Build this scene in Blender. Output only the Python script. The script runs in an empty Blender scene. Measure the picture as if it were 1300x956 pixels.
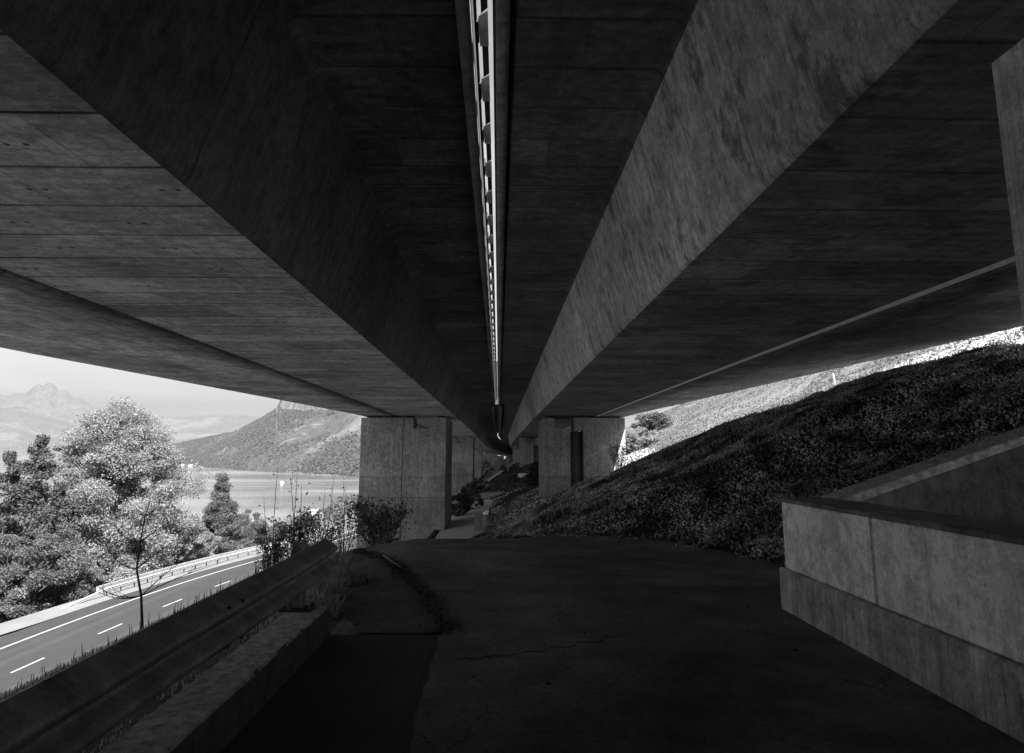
import bpy, bmesh, math, random
import numpy as np
from mathutils import Vector, Matrix, noise as mnoise

R = math.radians
rnd = random.Random(7)
rng = np.random.default_rng(11)
sc = bpy.context.scene
COL = sc.collection

# ---------------------------------------------------------------- camera model (eye at the origin)
F_PX, PITCH, YAW = 867.0, math.atan((573 - 433) / 867.0), math.atan(14 / 867.0)
cam_d = bpy.data.cameras.new("camera")
cam = bpy.data.objects.new("camera", cam_d)
COL.objects.link(cam)
cam_d.sensor_fit = 'HORIZONTAL'
cam_d.sensor_width = 36.0
cam_d.lens = F_PX / 1300.0 * 36.0
cam_d.shift_y = -45.0 / 1300.0
cam_d.clip_start = 0.05
cam_d.clip_end = 60000
cam.rotation_euler = (R(90) + PITCH, 0, -YAW)
sc.camera = cam
CAMM = cam.rotation_euler.to_matrix()

def ray(px, py):
    v = Vector(((px - 650) / F_PX, -(py - 433) / F_PX, -1.0))
    return CAMM @ v

def at_y(px, py, Y):            # point of the view ray at distance Y along the bridge (used for planning sizes)
    r = ray(px, py)
    return r * (Y / r.y)

# ---------------------------------------------------------------- node helpers
class NT:
    def __init__(s, mat):
        s.nt = mat.node_tree
        s.n = s.nt.nodes
        s.l = s.nt.links
    def add(s, t, **kw):
        nd = s.n.new(t)
        for k, v in kw.items():
            if k in nd.inputs.keys() if isinstance(k, str) and not hasattr(nd, k) else False:
                nd.inputs[k].default_value = v
            else:
                setattr(nd, k, v)
        return nd
    def link(s, a, b):
        s.l.new(a, b)
    def math(s, op, a, b=None, c=None, clamp=False):
        nd = s.n.new('ShaderNodeMath'); nd.operation = op; nd.use_clamp = clamp
        for i, v in enumerate((a, b, c)):
            if v is None: continue
            if hasattr(v, 'is_output'): s.l.new(v, nd.inputs[i])
            else: nd.inputs[i].default_value = v
        return nd.outputs[0]
    def noise(s, vec, scale, detail=4, rough=.55, dist=0.0):
        nd = s.n.new('ShaderNodeTexNoise')
        nd.inputs['Scale'].default_value = scale; nd.inputs['Detail'].default_value = detail
        nd.inputs['Roughness'].default_value = rough; nd.inputs['Distortion'].default_value = dist
        if vec is not None: s.l.new(vec, nd.inputs['Vector'])
        return nd.outputs['Fac']
    def maprange(s, v, a, b, c=0.0, d=1.0):
        nd = s.n.new('ShaderNodeMapRange'); nd.clamp = True
        s.l.new(v, nd.inputs[0])
        for i, q in enumerate((a, b, c, d)): nd.inputs[i + 1].default_value = q
        return nd.outputs[0]
    def scalevec(s, vec, sx, sy, sz):
        nd = s.n.new('ShaderNodeMapping'); nd.inputs['Scale'].default_value = (sx, sy, sz)
        s.l.new(vec, nd.inputs['Vector'])
        return nd.outputs[0]
    def coords(s):
        g = s.n.new('ShaderNodeNewGeometry')
        sp = s.n.new('ShaderNodeSeparateXYZ'); s.l.new(g.outputs['Position'], sp.inputs[0])
        return g.outputs['Position'], sp.outputs

def new_mat(name):
    m = bpy.data.materials.new(name); m.use_nodes = True
    t = NT(m); t.n.clear()
    out = t.n.new('ShaderNodeOutputMaterial'); b = t.n.new('ShaderNodeBsdfPrincipled')
    t.l.new(b.outputs[0], out.inputs['Surface'])
    b.inputs['Specular IOR Level'].default_value = .3
    return m, t, b, out

def finish(t, b, val, rough=.85, bump=None, bstr=.3, bdist=.02):
    c = t.n.new('ShaderNodeCombineColor')
    for i in range(3): t.l.new(val, c.inputs[i])
    t.l.new(c.outputs[0], b.inputs['Base Color'])
    if hasattr(rough, 'is_output'): t.l.new(rough, b.inputs['Roughness'])
    else: b.inputs['Roughness'].default_value = rough
    if bump is not None:
        bp = t.n.new('ShaderNodeBump'); bp.inputs['Strength'].default_value = bstr; bp.inputs['Distance'].default_value = bdist
        t.l.new(bump, bp.inputs['Height']); t.l.new(bp.outputs[0], b.inputs['Normal'])

def line_mask(t, coord, spacing, width, warp=None, offset=0.0):
    """1 inside a thin line repeated every spacing metres"""
    c = coord
    if warp is not None: c = t.math('ADD', c, warp)
    if offset: c = t.math('ADD', c, offset)
    f = t.math('FRACT', t.math('DIVIDE', c, spacing))
    d = t.math('ABSOLUTE', t.math('SUBTRACT', f, .5))
    d = t.math('MULTIPLY', t.math('SUBTRACT', .5, d), spacing)   # metres from the nearest line
    return t.maprange(d, width * .4, width, 1.0, 0.0)

def concrete(name, base, streak='X', joint=None, jaxis='Y', stain=.35, spots=True, big_joint=None, lifts=None, blotch=0.0, drip=0.0, jdark=.5, tone_panels=0.0, ties=False):
    m, t, b, out = new_mat(name)
    pos, xyz = t.coords()
    ax = {'X': 0, 'Y': 1, 'Z': 2}
    s = {'X': (.7, 8, 8), 'Y': (8, .7, 8), 'Z': (8, 8, .4), None: (3, 3, 3)}[streak]
    st = t.noise(t.scalevec(pos, *s), 1.0, 5, .6)
    big = t.noise(pos, .45, 5, .6)
    mid = t.noise(pos, 2.3, 6, .65, .6)
    fine = t.noise(pos, 38, 3, .6)
    v = t.math('MULTIPLY', t.maprange(st, .3, .7, 1 - stain * .55, 1 + stain * .4), base)
    v = t.math('MULTIPLY', v, t.maprange(big, .3, .7, 1 - stain * .8, 1 + stain * .5))
    v = t.math('MULTIPLY', v, t.maprange(mid, .35, .66, 1 - stain * .5, 1 + stain * .22))
    v = t.math('MULTIPLY', v, t.maprange(fine, .3, .7, .82, 1.18))
    mot = t.noise(pos, 5.5, 9, .78)
    v = t.math('MULTIPLY', v, t.maprange(mot, .36, .64, .62, 1.34))
    spk = t.maprange(t.noise(t.scalevec(pos, *[q_ ** .35 for q_ in s]), 7, 8, .8, .2), .585, .65, 0, 1)
    v = t.math('MULTIPLY', v, t.math('SUBTRACT', 1.0, t.math('MULTIPLY', spk, min(.75, stain * 1.3))))
    h = t.math('ADD', t.math('MULTIPLY', st, .35), t.math('ADD', t.math('MULTIPLY', fine, .25), t.math('MULTIPLY', mot, .3)))
    if blotch:                                      # irregular weathered patches with hard edges
        bl = t.noise(t.scalevec(pos, .9, 1.6, .75), 1.2, 10, .74, .15)
        bm = t.maprange(bl, .54, .60, 0, 1)
        bl2 = t.noise(t.scalevec(pos, 3, 7, 1.1), 1.1, 9, .75, .1)
        bm2 = t.maprange(bl2, .56, .63, 0, 1)
        mm = t.math('MAXIMUM', bm, t.math('MULTIPLY', bm2, .8))
        v = t.math('MULTIPLY', v, t.math('SUBTRACT', 1.0, t.math('MULTIPLY', mm, blotch)))
    if drip:                                        # rain streaks running down from the top
        dn = t.noise(t.scalevec(pos, 7, 7, .35), 1.3, 5, .7)
        dm = t.maprange(dn, .52, .66, 0, 1)
        v = t.math('MULTIPLY', v, t.math('SUBTRACT', 1.0, t.math('MULTIPLY', dm, drip)))
    if joint:
        warp = t.math('MULTIPLY', t.noise(t.scalevec(pos, .3, .3, .3), 1.0, 1), .16)
        lm = line_mask(t, xyz[ax[jaxis]], joint, .032, warp)
        vary = t.maprange(t.noise(t.scalevec(pos, .5, 1.1, .5), 1.0, 2), .35, .6, .55, 1.0)
        lm = t.math('MULTIPLY', lm, vary)
        v = t.math('MULTIPLY', v, t.math('SUBTRACT', 1.0, t.math('MULTIPLY', lm, jdark)))
        h = t.math('SUBTRACT', h, t.math('MULTIPLY', lm, 1.4))
        # each board panel has its own slightly different tone
        c = t.math('ADD', xyz[ax[jaxis]], warp)
        idx = t.math('FLOOR', t.math('DIVIDE', c, joint))
        wn = t.n.new('ShaderNodeTexWhiteNoise'); wn.noise_dimensions = '1D'
        t.l.new(idx, wn.inputs['W'])
        v = t.math('MULTIPLY', v, t.maprange(wn.outputs['Value'], 0, 1, 1 - .10 - tone_panels, 1.10 + tone_panels))
        if jaxis == 'Y' and streak == 'X':          # shuttering sheets within each strip have their own tone and butt joints
            xs_ = t.math('ADD', xyz[0], t.math('MULTIPLY', wn.outputs['Value'], 2.4))
            ix = t.math('FLOOR', t.math('DIVIDE', xs_, 2.4))
            w2 = t.n.new('ShaderNodeTexWhiteNoise'); w2.noise_dimensions = '2D'
            cb = t.n.new('ShaderNodeCombineXYZ'); t.l.new(idx, cb.inputs[0]); t.l.new(ix, cb.inputs[1]); t.l.new(cb.outputs[0], w2.inputs['Vector'])
            v = t.math('MULTIPLY', v, t.maprange(w2.outputs['Value'], 0, 1, .82, 1.16))
            bj = line_mask(t, xs_, 2.4, .014)
            v = t.math('MULTIPLY', v, t.math('SUBTRACT', 1.0, t.math('MULTIPLY', bj, .35)))
        if ties:                                    # pairs of formwork tie holes in the middle of the panels
            sh = t.math('MULTIPLY', wn.outputs['Value'], 1.3)
            u = t.math('MULTIPLY', t.math('FRACT', t.math('DIVIDE', t.math('ADD', xyz[0], sh), 1.3)), 1.3)
            vy = t.math('SUBTRACT', t.math('FRACT', t.math('DIVIDE', c, joint)), .55)
            vy2 = t.math('MULTIPLY', vy, vy)
            hm_ = None
            for uu in (.45, .61):
                du = t.math('SUBTRACT', u, uu)
                dd_ = t.math('SQRT', t.math('ADD', t.math('MULTIPLY', du, du), t.math('MULTIPLY', vy2, joint * joint)))
                q_ = t.maprange(dd_, .02, .032, 1.0, 0.0)
                hm_ = q_ if hm_ is None else t.math('MAXIMUM', hm_, q_)
            hm_ = t.math('MULTIPLY', hm_, t.math('GREATER_THAN', t.noise(t.scalevec(pos, .9, .9, .9), 1.0, 1), .44))
            v = t.math('MULTIPLY', v, t.math('SUBTRACT', 1.0, t.math('MULTIPLY', hm_, .85)))
            h = t.math('SUBTRACT', h, t.math('MULTIPLY', hm_, 2.0))
            # pale cement laitance smears running obliquely
            ls = t.noise(t.scalevec(pos, 1.2, 2.2, 1), 1.6, 8, .7, 1.6)
            lm2 = t.maprange(ls, .57, .64, 0, .35)
            v = t.math('MULTIPLY', v, t.math('ADD', 1.0, lm2))
        if jaxis == 'Y' and streak == 'X':          # narrow boards inside each panel
            lb = line_mask(t, xyz[1], joint / 4.0, .007, warp)
            v = t.math('MULTIPLY', v, t.math('SUBTRACT', 1.0, t.math('MULTIPLY', lb, .22)))
            h = t.math('SUBTRACT', h, t.math('MULTIPLY', lb, .3))
    if streak == 'Z':                               # upright board marks of the shuttering
        for a in (0, 1):
            lb = line_mask(t, xyz[a], .12, .008)
            g = t.n.new('ShaderNodeNewGeometry')
            sp = t.n.new('ShaderNodeSeparateXYZ'); t.l.new(g.outputs['True Normal'], sp.inputs[0])
            face = t.math('SUBTRACT', 1.0, t.math('ABSOLUTE', sp.outputs[a]))
            lb = t.math('MULTIPLY', lb, t.math('GREATER_THAN', face, .5))
            v = t.math('MULTIPLY', v, t.math('SUBTRACT', 1.0, t.math('MULTIPLY', lb, .2)))
            h = t.math('SUBTRACT', h, t.math('MULTIPLY', lb, .4))
    if lifts:
        for z in lifts:
            d = t.math('ABSOLUTE', t.math('SUBTRACT', xyz[2], z))
            lm = t.maprange(d, .012, .035, 1.0, 0.0)
            v = t.math('MULTIPLY', v, t.math('SUBTRACT', 1.0, t.math('MULTIPLY', lm, .45)))
            side = t.math('GREATER_THAN', xyz[2], z)
            v = t.math('MULTIPLY', v, t.maprange(side, 0, 1, .86, 1.0))
    if big_joint:
        for y0 in big_joint:
            d = t.math('ABSOLUTE', t.math('SUBTRACT', xyz[1], y0))
            lm = t.maprange(d, .014, .03, 1.0, 0.0)
            v = t.math('MULTIPLY', v, t.math('SUBTRACT', 1.0, t.math('MULTIPLY', lm, .5)))
            h = t.math('SUBTRACT', h, t.math('MULTIPLY', lm, 1.2))
    if spots:                                       # blow holes and rust spots
        vo = t.n.new('ShaderNodeTexVoronoi'); vo.inputs['Scale'].default_value = 2.6
        t.l.new(pos, vo.inputs['Vector'])
        sm = t.maprange(vo.outputs['Distance'], .04, .075, 1.0, 0.0)
        pick = t.math('GREATER_THAN', t.noise(pos, .9, 2), .5)
        sm = t.math('MULTIPLY', sm, pick)
        v = t.math('MULTIPLY', v, t.math('SUBTRACT', 1.0, t.math('MULTIPLY', sm, .5)))
        h = t.math('SUBTRACT', h, t.math('MULTIPLY', sm, .7))
    finish(t, b, v, .88, h, .55, .012)
    return m

def simple(name, base, rough=.8, var=.25, scale=6.0, metal=0.0, bump=.25, spec=.3):
    m, t, b, out = new_mat(name)
    pos, xyz = t.coords()
    n1 = t.noise(pos, scale, 6, .65); n2 = t.noise(pos, scale * 9, 3)
    v = t.math('MULTIPLY', t.maprange(n1, .3, .7, 1 - var, 1 + var), base)
    v = t.math('MULTIPLY', v, t.maprange(n2, .3, .7, 1 - var * .5, 1 + var * .5))
    finish(t, b, v, rough, t.math('ADD', n1, t.math('MULTIPLY', n2, .4)), bump, .01)
    b.inputs['Metallic'].default_value = metal
    b.inputs['Specular IOR Level'].default_value = spec
    return m

def leafy(name, lo, hi, trans=.35, cl=(.75, 1.2), cs=.5):
    m, t, b, out = new_mat(name)
    g = t.n.new('ShaderNodeNewGeometry')
    r = g.outputs['Random Per Island']
    v = t.maprange(r, 0, 1, lo, hi)
    clump = t.noise(g.outputs['Position'], cs, 4)
    v = t.math('MULTIPLY', t.math('POWER', v, 1.0), t.maprange(clump, .38, .62, *cl))
    finish(t, b, v, .85); b.inputs['Specular IOR Level'].default_value = .08
    tr = t.n.new('ShaderNodeBsdfTranslucent')
    c = t.n.new('ShaderNodeCombineColor')
    for i in range(3): t.l.new(v, c.inputs[i])
    t.l.new(c.outputs[0], tr.inputs['Color'])
    mx = t.n.new('ShaderNodeMixShader'); mx.inputs[0].default_value = trans
    t.l.new(b.outputs[0], mx.inputs[1]); t.l.new(tr.outputs[0], mx.inputs[2])
    t.l.new(mx.outputs[0], out.inputs['Surface'])
    return m

def asphalt(name, base, wear=.3, cracks=0.0, tracks=None, rough=.9, grit=.35, smooth=False):
    m, t, b, out = new_mat(name)
    pos, xyz = t.coords()
    big = t.noise(pos, .35, 4, .6, .5); mid = t.noise(pos, 1.9, 6, .6); grain = t.noise(pos, 34 if not smooth else 8, 5, .8)
    vo = t.n.new('ShaderNodeTexVoronoi'); vo.inputs['Scale'].default_value = 85 if not smooth else 5
    t.l.new(pos, vo.inputs['Vector'])
    v = t.math('MULTIPLY', t.maprange(big, .3, .7, 1 - wear, 1 + wear), base)
    v = t.math('MULTIPLY', v, t.maprange(mid, .3, .7, 1 - wear * .6, 1 + wear * .6))
    v = t.math('MULTIPLY', v, t.maprange(grain, .2, .8, 1 - grit, 1 + grit))
    h = t.math('ADD', grain, t.math('MULTIPLY', vo.outputs['Distance'], .6))
    if cracks:
        v2 = t.n.new('ShaderNodeTexVoronoi'); v2.feature = 'DISTANCE_TO_EDGE'; v2.inputs['Scale'].default_value = .33
        wv = t.n.new('ShaderNodeVectorMath'); wv.operation = 'ADD'
        nn = t.n.new('ShaderNodeTexNoise'); nn.inputs['Scale'].default_value = 1.6; nn.inputs['Detail'].default_value = 6
        t.l.new(pos, nn.inputs['Vector'])
        sc_ = t.n.new('ShaderNodeVectorMath'); sc_.operation = 'SCALE'; sc_.inputs['Scale'].default_value = 1.1
        t.l.new(nn.outputs['Color'], sc_.inputs[0]); t.l.new(pos, wv.inputs[0]); t.l.new(sc_.outputs[0], wv.inputs[1])
        t.l.new(wv.outputs[0], v2.inputs['Vector'])
        cm = t.maprange(v2.outputs['Distance'], .002, .008, 1, 0)
        cm = t.math('MULTIPLY', cm, t.maprange(t.noise(pos, .5, 2), .48, .55, 0, 1))
        v = t.math('MULTIPLY', v, t.math('SUBTRACT', 1.0, t.math('MULTIPLY', cm, cracks)))
        h = t.math('SUBTRACT', h, t.math('MULTIPLY', cm, 2))
    if tracks:                                      # worn wheel tracks and oil line along the lane
        for x0, w, k in tracks:
            cx = t.math('SUBTRACT', xyz[0], x0)
            d = t.math('ABSOLUTE', cx)
            v = t.math('MULTIPLY', v, t.maprange(d, w * .3, w, k, 1.0))
    finish(t, b, v, rough, h, .5, .006)
    return m

def ground_mat(name, lo, hi):
    m, t, b, out = new_mat(name)
    pos, xyz = t.coords()
    a = t.noise(pos, .12, 8, .65, .4); c = t.noise(pos, 3.1, 8, .7); d = t.noise(pos, 24, 4, .7)
    v = t.maprange(a, .35, .65, lo, hi)
    v = t.math('MULTIPLY', v, t.maprange(c, .3, .7, .6, 1.35))
    v = t.math('MULTIPLY', v, t.maprange(d, .3, .7, .65, 1.3))
    finish(t, b, v, .95, t.math('ADD', c, t.math('MULTIPLY', d, .5)), .8, .06)
    return m

M = {}
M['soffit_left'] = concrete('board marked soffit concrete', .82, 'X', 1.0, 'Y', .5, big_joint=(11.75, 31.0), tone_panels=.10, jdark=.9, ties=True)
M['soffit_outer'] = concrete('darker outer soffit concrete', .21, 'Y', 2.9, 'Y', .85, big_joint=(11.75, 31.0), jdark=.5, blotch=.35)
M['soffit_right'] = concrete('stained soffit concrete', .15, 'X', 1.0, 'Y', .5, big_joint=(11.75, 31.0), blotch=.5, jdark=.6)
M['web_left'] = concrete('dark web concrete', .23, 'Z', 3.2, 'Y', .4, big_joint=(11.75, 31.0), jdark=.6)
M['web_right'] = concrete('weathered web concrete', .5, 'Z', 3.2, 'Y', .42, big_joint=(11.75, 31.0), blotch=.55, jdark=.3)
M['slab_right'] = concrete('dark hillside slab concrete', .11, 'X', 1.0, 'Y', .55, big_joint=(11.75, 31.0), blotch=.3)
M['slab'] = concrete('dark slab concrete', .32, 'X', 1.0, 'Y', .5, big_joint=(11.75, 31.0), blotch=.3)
M['edge'] = concrete('edge beam concrete', .3, 'Y', None, 'Y', .3, spots=False)
M['pier'] = concrete('board marked pier concrete', .32, 'Z', None, 'Y', .4, lifts=(-1.72, -3.07), drip=.25)
M['wall'] = concrete('pale parapet concrete', .9, None, None, 'Y', .35, drip=.16, big_joint=(5.48,), blotch=.1)
M['pier_near'] = concrete('paler pier concrete', .62, 'Z', None, 'Y', .45, drip=.2)
M['plinth'] = concrete('streaked plinth concrete', .5, 'Z', None, 'Y', .5, drip=.45, spots=False)
M['wing'] = concrete('dark wing wall concrete', .21, None, None, 'Y', .45, drip=.3, blotch=.3)
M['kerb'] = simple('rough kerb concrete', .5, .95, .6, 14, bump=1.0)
M['step'] = simple('step edge with painted light', .75, .8, .15, 4)  # paler tone paints the lake-side light on the right girder's step face
M['kerb_shade'] = simple('kerb side with painted shade', .12, .9, .5, 5, bump=.8)  # darker tone paints the shade on the kerb's inward and end faces
def plastic(name, base):
    m, t, b, out = new_mat(name); pos, xyz = t.coords(); v = t.math('MULTIPLY', t.maprange(t.noise(pos, 9, 3), .3, .7, .8, 1.2), base)
    finish(t, b, v, .5); tr = t.n.new('ShaderNodeBsdfTranslucent'); c = t.n.new('ShaderNodeCombineColor')
    for i in range(3): t.l.new(v, c.inputs[i])
    t.l.new(c.outputs[0], tr.inputs['Color']); mx = t.n.new('ShaderNodeMixShader'); mx.inputs[0].default_value = .5
    t.l.new(b.outputs[0], mx.inputs[1]); t.l.new(tr.outputs[0], mx.inputs[2]); t.l.new(mx.outputs[0], out.inputs['Surface']); return m
M['bracket'] = plastic('grey translucent panel', .75); M['bracket_edge'] = plastic('pale translucent edge', .8)
M['road_parapet'] = simple('pale roadside parapet', .17, .9, .2, 2)
M['joint'] = simple('joint filler', .03, .9)
M['galv'] = simple('weathered galvanised steel', .32, .5, .45, 5, metal=.3, bump=.3)
M['galv_far'] = simple('bright galvanised steel', .27, .5, .1, 3, metal=.2, bump=.1)
M['steel_dark'] = simple('dark steel', .04, .6, .3, 9, metal=.3)
M['bracket'] = simple('grey steel plate', .8, .5, .2, 9, metal=.2)
M['asphalt'] = asphalt('dark path asphalt', .165, .55, .3, grit=.8)
M['asphalt_wet'] = asphalt('almost black old asphalt', .09, .3, .3)
M['asphalt_old'] = asphalt('old cracked asphalt', .12, .5, .6, grit=.7)
M['road'] = asphalt('road asphalt', .020, .12, .0, tracks=((-27.0, .5, 1.35), (-30.9, .55, 1.3), (-25.6, .5, 1.2), (-32.2, .5, 1.2)), smooth=True)
M['shoulder'] = asphalt('pale gravel shoulder', .11, .12, grit=.2, smooth=True)
M['lower_path'] = asphalt('pale concrete path', .34, .2, grit=.2, smooth=True)
M['paint'] = simple('white road paint', .26, .7, .08, 3)
M['seam'] = simple('dark drain seam', .02, .8)
M['white'] = simple('white painted metal', .8, .6, .05, 3)
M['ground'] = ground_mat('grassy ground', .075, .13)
M['embankment'] = ground_mat('bounce light embankment ground', .3, .48)  # bright ground, mostly out of view, added to bounce light under the deck
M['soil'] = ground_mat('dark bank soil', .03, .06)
M['bark'] = simple('bark', .09, .95, .4, 12, bump=.9)
M['bark_pale'] = simple('pale bark', .25, .95, .3, 12, bump=.6)
M['bark_dark'] = simple('dark bark', .035, .95, .3, 12, bump=.6)
M['leaf_bright'] = leafy('bright spring leaves', .15, .27, .5)
M['leaf_mid'] = leafy('mid leaves', .045, .13, .4)
M['leaf_dark'] = leafy('dark needles', .02, .10, .15)
M['leaf_forest'] = leafy('mountain forest leaves', .025, .06, .1)
M['leaf_needle'] = leafy('grey needles', .02, .10, .15)
M['leaf_shrub'] = leafy('shrub leaves', .04, .2, .25)
M['ivy'] = leafy('ivy leaves', .02, .7, .1, (.25, 1.6), 1.3)
M['blade'] = leafy('grass blades', .05, .14, .3)
M['weed'] = leafy('pale weeds', .15, .7, .35)
M['litter'] = leafy('dead leaves', .03, .2, .1)
M['bag'] = simple('white plastic bag', .8, .4, .05, 5)
M['barrel'] = simple('rusty barrel steel', .13, .6, .4, 5, metal=.2)
M['roof'] = simple('pale roof', .5, .7, .06, 3)
M['render'] = simple('house render', .3, .8, .06, 3)
M['glassdark'] = simple('window glass', .03, .15, .05, 3)
M['rock'] = ground_mat('pale rock', .25, .6)

# ---------------------------------------------------------------- object helpers
def tag(o, label=None, cat=None, group=None, kind=None):
    if label: o['label'] = label
    if cat: o['category'] = cat
    if group: o['group'] = group
    if kind: o['kind'] = kind
    return o

def link_mesh(name, me, mat=None, parent=None, smooth=False):
    o = bpy.data.objects.new(name, me); COL.objects.link(o)
    if mat is not None:
        for mm in (mat if isinstance(mat, (list, tuple)) else [mat]): me.materials.append(mm)
    if parent is not None: o.parent = parent
    if smooth:
        me.polygons.foreach_set('use_smooth', [True] * len(me.polygons))
    return o

def from_arrays(name, V, Fq, mat=None, parent=None, smooth=False):
    V = np.asarray(V, np.float32); Fq = np.asarray(Fq, np.int32)
    me = bpy.data.meshes.new(name)
    k = Fq.shape[1]
    me.vertices.add(len(V)); me.vertices.foreach_set('co', V.ravel())
    me.loops.add(Fq.size); me.loops.foreach_set('vertex_index', Fq.ravel())
    me.polygons.add(len(Fq))
    me.polygons.foreach_set('loop_start', np.arange(0, Fq.size, k, dtype=np.int32))
    me.update(calc_edges=True); me.validate()
    return link_mesh(name, me, mat, parent, smooth)

def empty(name, loc=(0, 0, 0)):
    o = bpy.data.objects.new(name, None); COL.objects.link(o); o.location = loc; o.empty_display_size = .3
    return o

class MB:
    """collects shapes of one part"""
    def __init__(s): s.v = []; s.f = []; s.m = []
    def add(s, V, Fc, mi=0):
        o = len(s.v); s.v += [tuple(p) for p in V]; s.f += [tuple(i + o for i in f) for f in Fc]; s.m += [mi] * len(Fc)
    def box(s, x0, x1, y0, y1, z0, z1, mi=0):
        V = [(x0, y0, z0), (x1, y0, z0), (x1, y1, z0), (x0, y1, z0), (x0, y0, z1), (x1, y0, z1), (x1, y1, z1), (x0, y1, z1)]
        s.add(V, [(0, 3, 2, 1), (4, 5, 6, 7), (0, 1, 5, 4), (1, 2, 6, 5), (2, 3, 7, 6), (3, 0, 4, 7)], mi)
    def rough_box(s, x0, x1, y0, y1, z0, z1, jit=.006, ystart=0.0, c=.012):
        """long box along Y with worn, slightly chipped arrises"""
        ys_ = [y0] + list(np.arange(ystart, y1 - .03, .07)) + [y1]
        V = []
        for y in ys_:
            q = lambda: abs(rnd.gauss(0, 1)) * jit + (jit * 3.5 * rnd.random() if rnd.random() < .10 else 0)
            a, b_ = c + q(), c + q(); a2, b2 = c + q(), c + q()
            V += [(x0, y, z0), (x0, y, z1 - a), (x0 + b_, y, z1), (x1 - b2, y, z1), (x1, y, z1 - a2), (x1, y, z0)]
        Fc = []
        for j in range(len(ys_) - 1):
            for i in range(6): Fc.append((j * 6 + i, j * 6 + (i + 1) % 6, (j + 1) * 6 + (i + 1) % 6, (j + 1) * 6 + i))
        n_ = len(ys_) - 1
        Fc += [tuple(range(6)), tuple(n_ * 6 + k for k in range(6))[::-1]]
        s.add(V, Fc)
    def tube(s, pts, rad, n=6, cap=True):
        pts = [Vector(p) for p in pts]
        base = len(s.v)
        for i, p in enumerate(pts):
            d = (pts[min(i + 1, len(pts) - 1)] - pts[max(i - 1, 0)])
            d = d.normalized() if d.length > 1e-6 else Vector((0, 0, 1))
            a = d.orthogonal().normalized() if i == 0 else (a - d * a.dot(d)).normalized()
            c = d.cross(a)
            r = rad[i] if isinstance(rad, (list, tuple)) else rad
            for k in range(n):
                th = 2 * math.pi * k / n
                s.v.append(tuple(p + (a * math.cos(th) + c * math.sin(th)) * r))
        for i in range(len(pts) - 1):
            for k in range(n):
                k2 = (k + 1) % n
                s.f.append((base + i * n + k, base + i * n + k2, base + (i + 1) * n + k2, base + (i + 1) * n + k)); s.m.append(0)
        if cap:
            s.f.append(tuple(base + k for k in range(n))[::-1]); s.m.append(0)
            s.f.append(tuple(base + (len(pts) - 1) * n + k for k in range(n))); s.m.append(0)
    def prism_y(s, poly, y0, y1, mi=0):          # polygon in XZ extruded along Y
        n = len(poly)
        V = [(x, y0, z) for x, z in poly] + [(x, y1, z) for x, z in poly]
        Fc = [(i, (i + 1) % n, n + (i + 1) % n, n + i) for i in range(n)]
        Fc += [tuple(range(n))[::-1], tuple(range(n, 2 * n))]
        s.add(V, Fc, mi)
    def build(s, name, mat, parent=None, smooth=False, bevel=0, origin=None):
        me = bpy.data.meshes.new(name)
        V = s.v
        if origin is not None: V = [(a - origin[0], b - origin[1], c - origin[2]) for a, b, c in V]
        me.from_pydata(V, [], s.f)
        bm = bmesh.new(); bm.from_mesh(me)
        bmesh.ops.recalc_face_normals(bm, faces=bm.faces)
        if bevel:
            es = [e for e in bm.edges if len(e.link_faces) == 2 and e.calc_face_angle(0) > .6]
            bmesh.ops.bevel(bm, geom=es, offset=bevel, segments=2, affect='EDGES', profile=.6)
        bm.to_mesh(me); bm.free()
        if not bevel and any(s.m): me.polygons.foreach_set('material_index', s.m)
        o = link_mesh(name, me, mat, parent, smooth)
        if origin is not None and parent is None: o.location = origin
        return o

# ---------------------------------------------------------------- terrain
PY = np.array([-400, 11.5, 13.4, 16, 20, 30, 36, 42, 1000.])
PZ = np.array([-1.6, -1.6, -1.64, -2.08, -2.75, -4.1, -4.85, -4.9, -4.9])
TY = np.array([-400, 7.3, 7.75, 9.8, 12.2, 13.5, 16, 20, 30, 70, 90, 120, 1000.])
TX = np.array([14., 14, 3.95, 3.95, 2.9, 1.3, -.1, -1.3, -.6, -.6, -3.0, -2.0, -2.0])

def vnoise(x, y, s, seed=0):
    """cheap smooth value noise, vectorised"""
    x = np.asarray(x, float) / s + seed * 17.31; y = np.asarray(y, float) / s + seed * 9.17
    xi = np.floor(x); yi = np.floor(y); fx = x - xi; fy = y - yi
    fx = fx * fx * (3 - 2 * fx); fy = fy * fy * (3 - 2 * fy)
    def h(a, b):
        q = np.sin(a * 127.1 + b * 311.7 + seed * 74.7) * 43758.5453
        return q - np.floor(q)
    return (h(xi, yi) * (1 - fx) * (1 - fy) + h(xi + 1, yi) * fx * (1 - fy) + h(xi, yi + 1) * (1 - fx) * fy + h(xi + 1, yi + 1) * fx * fy) * 2 - 1

def road_off(Y):
    Y = np.asarray(Y, float)
    u = np.clip(Y - 45, 0, 50)
    return .0016 * u ** 2 + .00002 * u ** 3 + 8 * (1 - np.exp(-np.clip(Y - 95, 0, None) * .31 / 8))

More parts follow.
